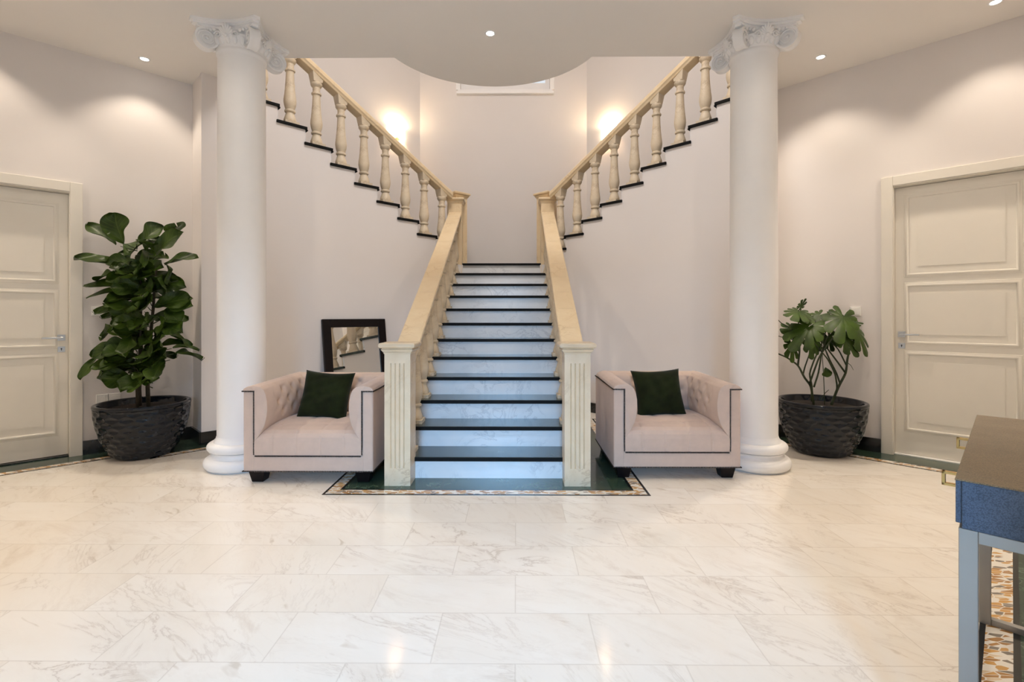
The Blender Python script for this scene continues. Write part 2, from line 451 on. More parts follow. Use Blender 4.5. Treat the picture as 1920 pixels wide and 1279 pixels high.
# stair bodies under the side flights (plastered, stepped on top)
def stair_body(side, s_end, name, label):
    u = Vector((side * S2, -S2)); p1 = Vector((side * 0.663, CS - 0.663)); v = Vector((side * S2, S2))
    prof = [(-0.16, 0.0), (-0.16, ZL - 0.03), (0.02, ZL - 0.03)]
    for k in range(1, 12):
        s = (k - 1) * TS + 0.02
        if s > s_end - 0.02: break
        prof.append((s, ZL + k * R - 0.03)); nx = min(k * TS + 0.02, s_end)
        prof.append((nx, ZL + k * R - 0.03))
    prof[-1] = (s_end, prof[-1][1])
    prof.append((s_end, 0.0))
    pts = [(p1.x + u.x * s, p1.y + u.y * s, z) for s, z in prof]
    bm = bmesh.new(); d = v * ((CB - CS) / (2 * S2) * 1.0)
    prism_dir(bm, pts, (d.x, d.y, 0))
    return structure(name, bm, WALL, label, 'wall')
stair_body(-1, 3.063, 'wall_stair_left', 'plain painted wall rising in steps under the left stair flight')
stair_body(1, 2.80, 'wall_stair_right', 'plain painted wall rising in steps under the right stair flight')
# outer stair walls
wall_prism('wall_back_left', [(-1.36, 8.0), (-4.9, 4.46), (-5.2, 4.46), (-1.45, 8.25)], 0, 6.8, 'angled upper stairwell wall carrying the left wall lamp')
wall_prism('wall_back_right', [(1.36, 8.0), (4.9, 4.46), (5.2, 4.46), (1.45, 8.25)], 0, 6.8, 'angled upper stairwell wall carrying the right wall lamp')
bm = bmesh.new()
WX0, WX1, WZ0, WZ1 = -0.70, 0.76, 4.93, 6.2
box(bm, -1.5, WX0, 8.0, 8.25, 0, 6.8); box(bm, WX1, 1.5, 8.0, 8.25, 0, 6.8); box(bm, WX0, WX1, 8.0, 8.25, 0, WZ0); box(bm, WX0, WX1, 8.0, 8.25, WZ1, 6.8)
structure('wall_back', bm, WALL, 'pale flat wall behind the stair landing', 'wall')
wall_prism('wall_upper_left', [(-4.9, 4.6), (-4.9, 0.5), (-5.1, 0.5), (-5.1, 4.6)], SLAB, 6.8, 'upper floor side wall at left')
wall_prism('wall_upper_right', [(4.9, 4.6), (4.9, 0.5), (5.1, 0.5), (5.1, 4.6)], SLAB, 6.8, 'upper floor side wall at right')
wall_prism('wall_upper_front', [(-5.1, 0.5), (5.1, 0.5), (5.1, 0.3), (-5.1, 0.3)], SLAB, 6.8, 'upper floor wall above the entrance')
bm = bmesh.new(); box(bm, -5.3, 5.3, 0.2, 8.4, 6.8, 7.0)
structure('ceiling_upper', bm, CEIL, 'ceiling over the upper stairwell', 'ceiling')

# ceiling slab of the hall with its rounded balcony edge
arc = []
Rb = (0.897 ** 2 + 0.57 ** 2) / (2 * 0.57); cyb = 5.03 - Rb
a0 = math.asin(0.897 / Rb)
for i in range(41):
    a = a0 - 2 * a0 * i / 40
    arc.append((Rb * math.sin(a), cyb + Rb * math.cos(a)))
poly = [(4.95, -2.45), (4.95, 4.43), (3.59, 5.79), (2.64, 4.90), (2.37, 4.46)] + arc + [(-2.35, 4.46), (-2.60, 4.94), (-2.829, 4.714), (-3.74, 5.62), (-4.95, 4.41), (-4.95, -2.45)]
bm = bmesh.new(); prism(bm, poly[::-1], CEILZ, SLAB)
structure('ceiling', bm, CEIL, 'flat hall ceiling ending in a rounded balcony edge before the stairs', 'ceiling')

# landing
bm = bmesh.new()
prism(bm, [(-0.74, 6.80), (-1.66, 7.72), (-1.36, 8.0), (1.36, 8.0), (1.66, 7.72), (0.74, 6.80), (0.74, 7.10), (-0.74, 7.10)], ZL - 0.14, ZL - 0.001)
structure('floor_landing', bm, TREAD, 'dark marble landing between the stair flights', 'floor')

# baseboards
def base_strip(name, pts, label, h=0.125, th=0.018):
    bm = bmesh.new()
    for (a, b_) in pts:
        a = Vector(a); b_ = Vector(b_); d = (b_ - a).normalized(); n = Vector((-d.y, d.x))
        prism(bm, [tuple(a), tuple(b_), tuple(b_ + n * th), tuple(a + n * th)], 0, h)
    return structure(name, bm, BLACKSTONE, label, 'baseboard')
base_strip('baseboard_right', [(along(1, CD, 3.543), along(1, CD, 2.83)), (along(1, CD, 4.325), along(1, CD, 4.30))], 'black marble baseboard left of the right hand door')
base_strip('baseboard_left', [(along(-1, CD, 3.085), along(-1, CD, 3.68)), ((-2.829, CS - 2.829), (-3.085, CD - 3.085))], 'black marble baseboard between left door and stair wall')
base_strip('baseboard_stair_left', [((-0.76, CS - 0.76), (-2.835, CS - 2.835))], 'black marble baseboard under the left stair flight')
base_strip('baseboard_stair_right', [((2.64, CS - 2.64), (0.76, CS - 0.76))], 'black marble baseboard under the right stair flight')

# ------------------------------------------------------------------ doors (local frame: x along wall from near frame edge, y into wall, z up)
def build_door(num, o, e, side, leaf, top, rows, hz, label):
    ang = math.atan2(e.y, e.x) if side > 0 else math.atan2(-e.y, -e.x)
    root = thing('door_%d' % num, label, 'door', (o.x, o.y, 0), ang, kind='structure')
    sx = side                      # +1: local x grows along e; -1: the leaf lies towards local -x
    def X(a, b_): return (a, b_) if sx > 0 else (-b_, -a)
    fw = 0.085; W = leaf + 0.01 + 2 * fw
    bm = bmesh.new()
    x0, x1 = X(0, fw); box(bm, x0, x1, -0.022, 0.05, 0, top)
    x0, x1 = X(W - fw, W); box(bm, x0, x1, -0.022, 0.05, 0, top)
    x0, x1 = X(fw, W - fw); box(bm, x0, x1, -0.022, 0.05, top - fw, top)
    obj('door_frame', bm, DOORPAINT, root, bevel=0.004)
    bm = bmesh.new()
    x0, x1 = X(fw - 0.012, fw + 0.006); box(bm, x0, x1, -0.010, 0.14, 0, top - fw)
    x0, x1 = X(W - fw - 0.006, W - fw + 0.012); box(bm, x0, x1, -0.010, 0.14, 0, top - fw)
    x0, x1 = X(fw, W - fw); box(bm, x0, x1, -0.010, 0.14, top - fw - 0.006, top - fw + 0.012)
    obj('door_jamb', bm, DOORPAINT, root, bevel=0.003)
    l0 = fw + 0.006; l1 = W - fw - 0.006; ztop = top - fw - 0.010
    bm = bmesh.new(); x0, x1 = X(l0, l1); box(bm, x0, x1, 0.075, 0.118, 0.012, ztop)
    obj('door_leaf', bm, DOORPAINT, root, bevel=0.003)
    bm = bmesh.new(); x0, x1 = X(l0, l1); box(bm, x0, x1, 0.03, 0.14, 0.0, 0.010)
    obj('threshold', bm, PLASTER if side > 0 else BLACKSTONE, root)
    pr = [(0.0, 0.0), (0.004, 0.010), (0.012, 0.014), (0.020, 0.012), (0.026, 0.005), (0.034, 0.004), (0.036, 0.0)]
    for z0, z1 in rows:
        bm = bmesh.new(); x0, x1 = X(l0 + 0.100, l1 - 0.100)
        path = [(x0, 0.075, z0), (x0, 0.075, z1), (x1, 0.075, z1), (x1, 0.075, z0)]
        # inward raised field plus moulding
        sweep(bm, path, [(-o_, d_) for o_, d_ in pr], closed=True)
        box(bm, x0 + 0.06, x1 - 0.06, 0.070, 0.076, z0 + 0.06, z1 - 0.06)
        obj('panel_moulding', bm, DOORPAINT, root, smooth=True, autos=50)
    # lever handle
    bm = bmesh.new(); x0, x1 = X(l0 + 0.020, l0 + 0.074); box(bm, x0, x1, 0.066, 0.076, hz - 0.027, hz + 0.027)
    h = obj('handle', bm, STEEL, root, bevel=0.002)
    bm = bmesh.new(); xc = sum(X(l0 + 0.047, l0 + 0.047)) / 2
    tube(bm, [(xc, 0.07, hz), (xc, 0.03, hz), (xc, 0.02, hz)], 0.009, 10)
    x0, x1 = X(l0 + 0.037, l0 + 0.175); box(bm, x0, x1, 0.012, 0.026, hz - 0.008, hz + 0.008)
    obj('lever', bm, STEEL, h, bevel=0.003)
    bm = bmesh.new(); x0, x1 = X(l0 + 0.022, l0 + 0.072); kz = hz - 0.103; box(bm, x0, x1, 0.068, 0.076, kz - 0.025, kz + 0.025)
    kp = obj('keyhole_plate', bm, STEEL, root, bevel=0.002)
    bm = bmesh.new(); tube(bm, [(xc, 0.069, kz + 0.004), (xc, 0.0665, kz + 0.004)], 0.006, 10); box(bm, xc - 0.0025, xc + 0.0025, 0.0665, 0.069, kz - 0.012, kz + 0.004)
    obj('keyhole', bm, KEYDARK, kp)
    return root
build_door(1, orL[0], orL[1], -1, 0.87, 2.43, [(0.227, 0.882), (0.995, 1.443), (1.566, 2.208)], 1.055, 'cream panelled door with steel lever beside the tall fig plant')
build_door(2, orR[0], orR[1], 1, 0.87, 2.50, [(0.245, 0.90), (1.022, 1.508), (1.628, 2.30)], 1.082, 'cream panelled door with steel lever behind the console table')
# glazed entrance behind the viewpoint
root = thing('door_3', 'glazed entrance doorway behind the viewpoint', 'door', (-0.1, -2.3, 0), kind='structure')
bm = bmesh.new()
for x in (-0.75, -0.03, 0.69): box(bm, x, x + 0.06, -0.03, 0.03, 0, 2.3)
for z in (0.0, 2.24): box(bm, -0.75, 0.75, -0.028, 0.028, z, z + 0.06)
obj('door_frame', bm, DOORPAINT, root)

# ------------------------------------------------------------------ window above the landing
root = thing('window_1', 'white framed window high on the back wall above the landing', 'window', (0.03, 8.0, WZ0), kind='structure')
bm = bmesh.new(); box(bm, -0.79, 0.79, -0.05, 0.02, -0.075, -0.03); 
vs = box(bm, -0.77, 0.77, -0.035, 0.02, -0.03, 0.0)
obj('window_sill', bm, PLASTER, root, bevel=0.006)
bm = bmesh.new()
for a, b_ in ((-0.80, -0.73), (0.73, 0.80)): box(bm, a, b_, -0.02, 0.03, 0.0, 1.34)
box(bm, -0.73, 0.73, -0.02, 0.03, 1.27, 1.34)
for a, b_ in ((-0.73, -0.66), (-0.035, 0.035), (0.66, 0.73)): box(bm, a, b_, 0.084, 0.126, 0.002, 1.268)
for a, b_ in ((0.0, 0.15), (1.2, 1.27)): box(bm, -0.73, 0.73, 0.08, 0.13, a, b_)
obj('window_frame', bm, PLASTER, root, bevel=0.003)
bm = bmesh.new(); box(bm, -0.70, 0.70, 0.10, 0.106, 0.03, 1.24)
obj('window_pane', bm, GLASS, root)

# ------------------------------------------------------------------ stairs
# middle flight
st = thing('staircase', 'middle marble stair flight with white risers and dark treads', 'stairs', (0, Y1, 0))
bm = bmesh.new()
prof = [(0.04, 0.0)]
for k in range(1, 12):
    prof += [((k - 1) * T + 0.04, k * R - 0.03), (k * T + 0.04, k * R - 0.03)]
prof += [(11 * T + 0.04, ZL - 0.14), (11 * T + 0.04, 0)]
prism_dir(bm, [(-0.752, y, z) for y, z in prof], (1.504, 0, 0))
obj('stringer', bm, WALL, st)
for k in range(12):
    bm = bmesh.new(); box(bm, -0.75, 0.75, k * T + 0.018, k * T + 0.042, k * R, (k + 1) * R - 0.03)
    obj('riser', bm, RISER, st)
    bm = bmesh.new()
    if k < 11: box(bm, -0.775, 0.775, k * T, (k + 1) * T + 0.03, (k + 1) * R - 0.03, (k + 1) * R)
    else: box(bm, -0.755, 0.755, k * T, k * T + 0.30, (k + 1) * R - 0.03, (k + 1) * R)
    td = obj('tread', bm, TREAD, st, bevel=0.004)
    bm = bmesh.new(); box(bm, -0.775 if k < 11 else -0.56, 0.775 if k < 11 else 0.56, k * T - 0.008, k * T + 0.001, (k + 1) * R - 0.031, (k + 1) * R - 0.001)
    obj('nosing', bm, NOSING, td, bevel=0.003)

# side flights: local frame: x = along the flight (down->up), y = from the hall side inwards
def side_flight(side, label):
    root = thing('staircase', label, 'stairs', (side * 0.663, CS - 0.663, ZL), 0)
    u = Vector((side * S2, -S2, 0)); v = Vector((side * S2, S2, 0))
    M = Matrix(((u.x, v.x, 0, 0), (u.y, v.y, 0, 0), (0, 0, 1, 0), (0, 0, 0, 1)))
    for k in range(1, 12):
        s = (k - 1) * TS
        bm = bmesh.new(); box(bm, s, s + TS + 0.03, -0.022, 1.28, k * R - 0.03, k * R, M)
        obj('tread', bm, NOSING, root, bevel=0.005)
        bm = bmesh.new(); box(bm, s - 0.004, s + 0.012, -0.020, 1.28, k * R - 0.045, k * R - 0.031, M)
        obj('nosing', bm, NOSING, root)
        bm = bmesh.new(); box(bm, s + 0.014, s + 0.021, 0.004, 1.28, (k - 1) * R, k * R - 0.031, M)
        obj('riser', bm, RISER, root)
    return root, M
flL, ML = side_flight(-1, 'left stair flight climbing forward from the landing with black edged treads')
flR, MR = side_flight(1, 'right stair flight climbing forward from the landing with black edged treads')

# balusters
BPROF = [(0.0, 0.0), (0.062, 0.0), (0.066, 0.010), (0.064, 0.03), (0.054, 0.06), (0.045, 0.09), (0.042, 0.105), (0.055, 0.110), (0.058, 0.120), (0.055, 0.130), (0.045, 0.136),
         (0.052, 0.155), (0.061, 0.185), (0.066, 0.22), (0.065, 0.25), (0.058, 0.30), (0.051, 0.37), (0.046, 0.44), (0.043, 0.50), (0.042, 0.545), (0.053, 0.55), (0.056, 0.56),
         (0.053, 0.57), (0.041, 0.576), (0.040, 0.60), (0.042, 0.63), (0.055, 0.642), (0.064, 0.66), (0.064, 0.675), (0.055, 0.685), (0.0, 0.685)]
def baluster_bm(H, M=None):
    bm = bmesh.new(); k = H / 0.76
    box(bm, -0.075, 0.075, -0.075, 0.075, 0, 0.03)
    lathe(bm, [(r, 0.03 + z * k * 0.985) for r, z in BPROF], 20)
    taper_box(bm, 0, 0, 0.03 + 0.675 * k, H + 0.045, 0.10, 0.132)
    if M is not None: bmesh.ops.transform(bm, matrix=M, verts=bm.verts[:])
    return bm

def finish(me_obj, ang=38):
    me = me_obj.data
    for p in me.polygons: p.use_smooth = True
    me.set_sharp_from_angle(angle=math.radians(ang))

def rail_profile(w, h):
    return [(-w / 2 + 0.02, 0), (w / 2 - 0.02, 0), (w / 2 - 0.012, h * 0.22), (w / 2, h * 0.4), (w / 2, h * 0.86), (w / 2 - 0.012, h), (-w / 2 + 0.012, h), (-w / 2, h * 0.86), (-w / 2, h * 0.4), (-w / 2 + 0.012, h * 0.22)]

def rail_bm(p0, p1, w, h, side_vec):
    """bar from p0 to p1 (points on the rail's underside centre line), ends cut plumb"""
    bm = bmesh.new(); p0 = Vector(p0); p1 = Vector(p1); sv = Vector(side_vec)
    pr = rail_profile(w, h)
    a = [bm.verts.new(p0 + sv * x + Vector((0, 0, z))) for x, z in pr]; b_ = [bm.verts.new(p1 + sv * x + Vector((0, 0, z))) for x, z in pr]
    n = len(pr); bm.faces.new(a[::-1]); bm.faces.new(b_)
    for i in range(n): bm.faces.new((a[i], a[(i + 1) % n], b_[(i + 1) % n], b_[i]))
    return bm

def fluted_post(bm, cx, y0, w, z0, z1, zf0, zf1):
    h = w / 2; cy = y0 + h
    taper_box(bm, cx, cy, z0, zf0, w, w); taper_box(bm, cx, cy, zf1, z1, w, w)
    g, d = 0.011, 0.008; cs = (-0.048, -0.016, 0.016, 0.048)
    def edge():
        pts = [(-h, -h)]
        for c in cs: pts += [(c - g / 2, -h), (c, -h + d), (c + g / 2, -h)]
        return pts
    outline = []
    for q in range(4):
        ca, sa = math.cos(q * PI / 2), math.sin(q * PI / 2)
        outline += [(cx + x * ca - y * sa, cy + x * sa + y * ca) for x, y in edge()]
    prism(bm, outline, zf0, zf1)

def cap_bm(bm, cx, cy, w, z, M=None):
    b2 = bmesh.new()
    taper_box(b2, 0, 0, 0, 0.012, w + 0.010, w + 0.014)
    taper_box(b2, 0, 0, 0.012, 0.036, w + 0.016, w + 0.050)
    taper_box(b2, 0, 0, 0.036, 0.044, w + 0.034, w + 0.036)
    for a, c, s in ((0.044, 0.052, (0.054, 0.074)), (0.052, 0.070, (0.074, 0.078)), (0.070, 0.082, (0.078, 0.058))):
        taper_box(b2, 0, 0, a, c, w + s[0], w + s[1])
    mt = Matrix.Translation((cx, cy, z)) @ (M if M is not None else Matrix.Identity(4))
    bmesh.ops.transform(b2, matrix=mt, verts=b2.verts[:])
    me = bpy.data.meshes.new('tmp'); b2.to_mesh(me); b2.free(); bm.from_mesh(me); bpy.data.meshes.remove(me)

base_baluster = None
def middle_balustrade(side, label):
    root = thing('balustrade', label, 'balustrade', (side * 0.66, Y1, 0))
    bm = bmesh.new(); fluted_post(bm, 0, 3.59 - Y1, 0.19, 0, 0.972, 0.13, 0.90)
    nw = obj('newel_post', bm, CREMA_POST, root)
    bm = bmesh.new(); cap_bm(bm, 0, 3.685 - Y1, 0.19, 0.968)
    obj('newel_cap', bm, CREMA_POST, nw, bevel=0.004)
    # landing newel: square post with a second post turned 45 degrees behind it
    bm = bmesh.new(); y = 6.97 - Y1
    box(bm, -0.095, 0.095, y, y + 0.19, 11 * R, 2.85)
    Rm = Matrix.Translation((side * 0.0, y + 0.25, 0)) @ Matrix.Rotation(PI / 4, 4, 'Z')
    box(bm, -0.105, 0.105, -0.105, 0.105, 11 * R, 2.97, Rm)
    nw = obj('landing_newel_post', bm, CREMA, root, bevel=0.003)
    bm = bmesh.new(); cap_bm(bm, 0, y + 0.095, 0.19, 2.845); cap_bm(bm, 0, y + 0.25, 0.21, 2.965, Matrix.Rotation(PI / 4, 4, 'Z'))
    obj('newel_cap', bm, CREMA, nw, bevel=0.004)
    top = 0.76
    sl = R / T
    def zr(yy): return R + sl * yy + top - 0.075
    bm = rail_bm((0, 0.02, zr(0.02)), (0, y + 0.02, zr(y + 0.02)), 0.185, 0.075, (1, 0, 0))
    obj('handrail', bm, CREMA, root, bevel=0.006)
    H = top - 0.075 + R / 2
    for k in range(1, 12):
        yy = (k - 1) * T + (0.16 if k < 11 else 0.13)
        bm = baluster_bm(H - (0.0 if k < 11 else 0.016))
        b_ = obj('baluster', bm, CREMA_TURNED, root, loc=(0, yy, k * R)); finish(b_)
    return root
middle_balustrade(-1, 'cream stone balustrade on the left of the middle stairs')
middle_balustrade(1, 'cream stone balustrade on the right of the middle stairs')

def side_balustrade(side, M, label):
    root = thing('balustrade', label, 'balustrade', (side * 0.663, CS - 0.663, ZL))
    off = 0.075
    top = 0.80; h = 0.095; sl = R / TS
    def P(s, dz=0.0):
        q = M @ Vector((s, off, 0)); return (q.x, q.y, R + sl * s + top - h + dz)
    v = M @ Vector((0, 1, 0))
    s0, s1 = 0.02, 3.0
    bm = rail_bm(P(s0), P(s1), 0.17, h, (v.x, v.y, 0))
    obj('handrail', bm, CREMA, root, bevel=0.005)
    H = top - h + R / 2
    Rz = Matrix(((M[0][0], M[0][1], 0, 0), (M[1][0], M[1][1], 0, 0), (0, 0, 1, 0), (0, 0, 0, 1)))
    for k in range(1, 11):
        s = (k - 1) * TS + 0.155
        q = M @ Vector((s, off, 0))
        bm = baluster_bm(H, Rz if side > 0 else Rz)
        b_ = obj('baluster', bm, CREMA_TURNED, root, loc=(q.x, q.y, k * R)); finish(b_)
    return root
side_balustrade(-1, ML, 'cream stone balustrade climbing beside the left stair flight')
side_balustrade(1, MR, 'cream stone balustrade climbing beside the right stair flight')

# ------------------------------------------------------------------ columns
def build_column(loc, label):
    root = thing('column', label, 'column', loc)
    bm = bmesh.new()
    prof = [(0.0, 0.0), (0.255, 0.0)]
    for i in range(9):
        a = -PI / 2 + PI * i / 8; prof.append((0.235 + 0.046 * math.cos(a), 0.050 + 0.048 * math.sin(a)))
    prof += [(0.238, 0.100), (0.228, 0.106), (0.222, 0.118), (0.224, 0.130), (0.232, 0.138), (0.238, 0.142)]
    for i in range(9):
        a = -PI / 2 + PI * i / 8; prof.append((0.220 + 0.036 * math.cos(a), 0.178 + 0.036 * math.sin(a)))
    prof += [(0.205, 0.216), (0.203, 0.232), (0.192, 0.240), (0.186, 0.262), (0.0, 0.262)]
    lathe(bm, prof, 64)
    obj('base', bm, PLASTER, root, smooth=True, autos=60)
    bm = bmesh.new()
    lathe(bm, [(0.0, 0.255), (0.1835, 0.255), (0.1835, 1.2), (0.181, 2.4), (0.1775, 3.36), (0.180, 3.378), (0.187, 3.386), (0.189, 3.396), (0.185, 3.408), (0.0, 3.41)], 64)
    obj('shaft', bm, PLASTER, root, smooth=True, autos=40)
    # capital core
    bm = bmesh.new()
    lathe(bm, [(0.0, 3.40), (0.180, 3.40), (0.186, 3.43), (0.205, 3.455), (0.220, 3.48), (0.222, 3.50), (0.205, 3.52), (0.20, 3.56), (0.0, 3.56)], 48)
    for i in range(24):                       # egg moulding
        a = 2 * PI * i / 24
        ellipsoid(bm, (0.205 * math.cos(a), 0.205 * math.sin(a), 3.455), 0.016, 0.020, 0.034, Matrix.Rotation(a, 4, 'Z') @ Matrix.Rotation(0.45, 4, 'Y'), 8, 6)
    cap = obj('capital', bm, PLASTER, root, smooth=True, autos=40)
    # abacus with hollow sides
    bm = bmesh.new()
    def star(half, cut, dip):
        pts = []
        for q in range(4):
            for i in range(13):
                t = -1 + 2 * i / 12
                x = half - dip * (1 - t * t); y = t * (half - cut)
                ca, sa = math.cos(q * PI / 2), math.sin(q * PI / 2)
                pts.append((x * ca - y * sa, x * sa + y * ca))
        return pts
    prism(bm, star(0.250, 0.035, 0.060), 3.535, 3.556); prism(bm, star(0.270, 0.035, 0.062), 3.556, 3.575); prism(bm, star(0.282, 0.035, 0.062), 3.575, 3.60)
    obj('abacus', bm, PLASTER, cap)
    # diagonal volutes
    for q in range(4):
        bm = bmesh.new()
        a = PI / 4 + q * PI / 2
        Mq = Matrix.Rotation(a, 4, 'Z') @ Matrix.Translation((0.262, 0, 3.462))
        b2 = bmesh.new()
        rim = [(0.0, -0.022), (0.060, -0.022), (0.072, -0.040), (0.084, -0.040), (0.086, -0.034), (0.080, -0.012), (0.080, 0.012), (0.086, 0.034), (0.084, 0.040), (0.072, 0.040), (0.060, 0.022), (0.0, 0.022)]
        lathe(b2, rim, 36)
        for s in (-1, 1):
            pts = []
            for i in range(58):
                th = i / 57 * 2.4 * 2 * PI; r = 0.074 * (1 - i / 57) ** 1.0 + 0.010
                pts.append((r * math.cos(th + 1.7), r * math.sin(th + 1.7) * 1.0, s * (0.026 + 0.008 * i / 57)))
            tube(b2, pts, [0.0095 - 0.004 * i / 57 for i in range(58)], 6)
            ellipsoid(b2, (0, 0, s * 0.030), 0.012, 0.012, 0.014)
        # disc axis lies across the diagonal
        bmesh.ops.transform(b2, matrix=Mq @ Matrix.Rotation(PI / 2, 4, 'X'), verts=b2.verts[:])
        me = bpy.data.meshes.new('tmp'); b2.to_mesh(me); b2.free(); bm.from_mesh(me); bpy.data.meshes.remove(me)
        # neck of the scroll running under the abacus to the disc
        M2 = Matrix.Rotation(a, 4, 'Z')
        pts = [(0.10, 3.520), (0.20, 3.532), (0.262, 3.545), (0.330, 3.548), (0.262, 3.53), (0.20, 3.495), (0.10, 3.48)]
        ring = [(M2 @ Vector((x, -0.038, z))) for x, z in pts]
        dv = M2 @ Vector((0, 0.076, 0)); prism_dir(bm, ring, dv)
        obj('volute', bm, PLASTER, cap, smooth=True, autos=35)
    # palmette on every side
    for q in range(4):
        bm = bmesh.new(); a = q * PI / 2
        for i in range(9):
            th = (i - 4) * 0.30
            ln = 0.075 - 0.006 * abs(i - 4)
            Mx = Matrix.Rotation(a, 4, 'Z') @ Matrix.Translation((0.205 + 0.012, 0, 3.475)) @ Matrix.Rotation(0.30, 4, 'Y') @ Matrix.Rotation(th, 4, 'X')
            ellipsoid(bm, (0, 0, 0), 0.010, 0.010, ln * 0.6, Mx @ Matrix.Translation((0, 0, ln * 0.62)), 8, 8)
        for s in (-1, 1):
            pts = []
            for i in range(24):
                tt = i / 23; th = tt * 1.4 * 2 * PI; r = 0.024 * (1 - tt) + 0.004
                pts.append(Matrix.Rotation(a, 4, 'Z') @ Vector((0.225, s * (0.068 + r * math.cos(th)), 3.478 + r * math.sin(th))))
            tube(bm, pts, 0.0065, 6)
            for j, (yy, zz, rr) in enumerate(((0.10, 3.522, 0.014), (0.13, 3.525, 0.013), (0.155, 3.53, 0.011))):
                ellipsoid(bm, Matrix.Rotation(a, 4, 'Z') @ Vector((0.215, s * yy, zz)), rr, rr * 1.2, rr)
        ellipsoid(bm, Matrix.Rotation(a, 4, 'Z') @ Vector((0.235, 0, 3.47)), 0.014, 0.016, 0.014)
        obj('palmette', bm, PLASTER, cap, smooth=True)
    bm = bmesh.new(); ellipsoid(bm, (0.12 if loc[0] < 0 else -0.185, -0.252 if loc[0] < 0 else -0.21, 0.055), 0.006, 0.006, 0.006, None, 8, 6)
    return root, bm
c1, bmx = build_column((-2.085, 4.09, 0), 'white round column with scrolled capital beside the left armchair'); bmx.free()
c2, bmx = build_column((2.195, 4.12, 0), 'white round column with scrolled capital beside the right armchair'); bmx.free()

# ------------------------------------------------------------------ armchairs
def gauss(d, s): return math.exp(-d * d / (2 * s * s))

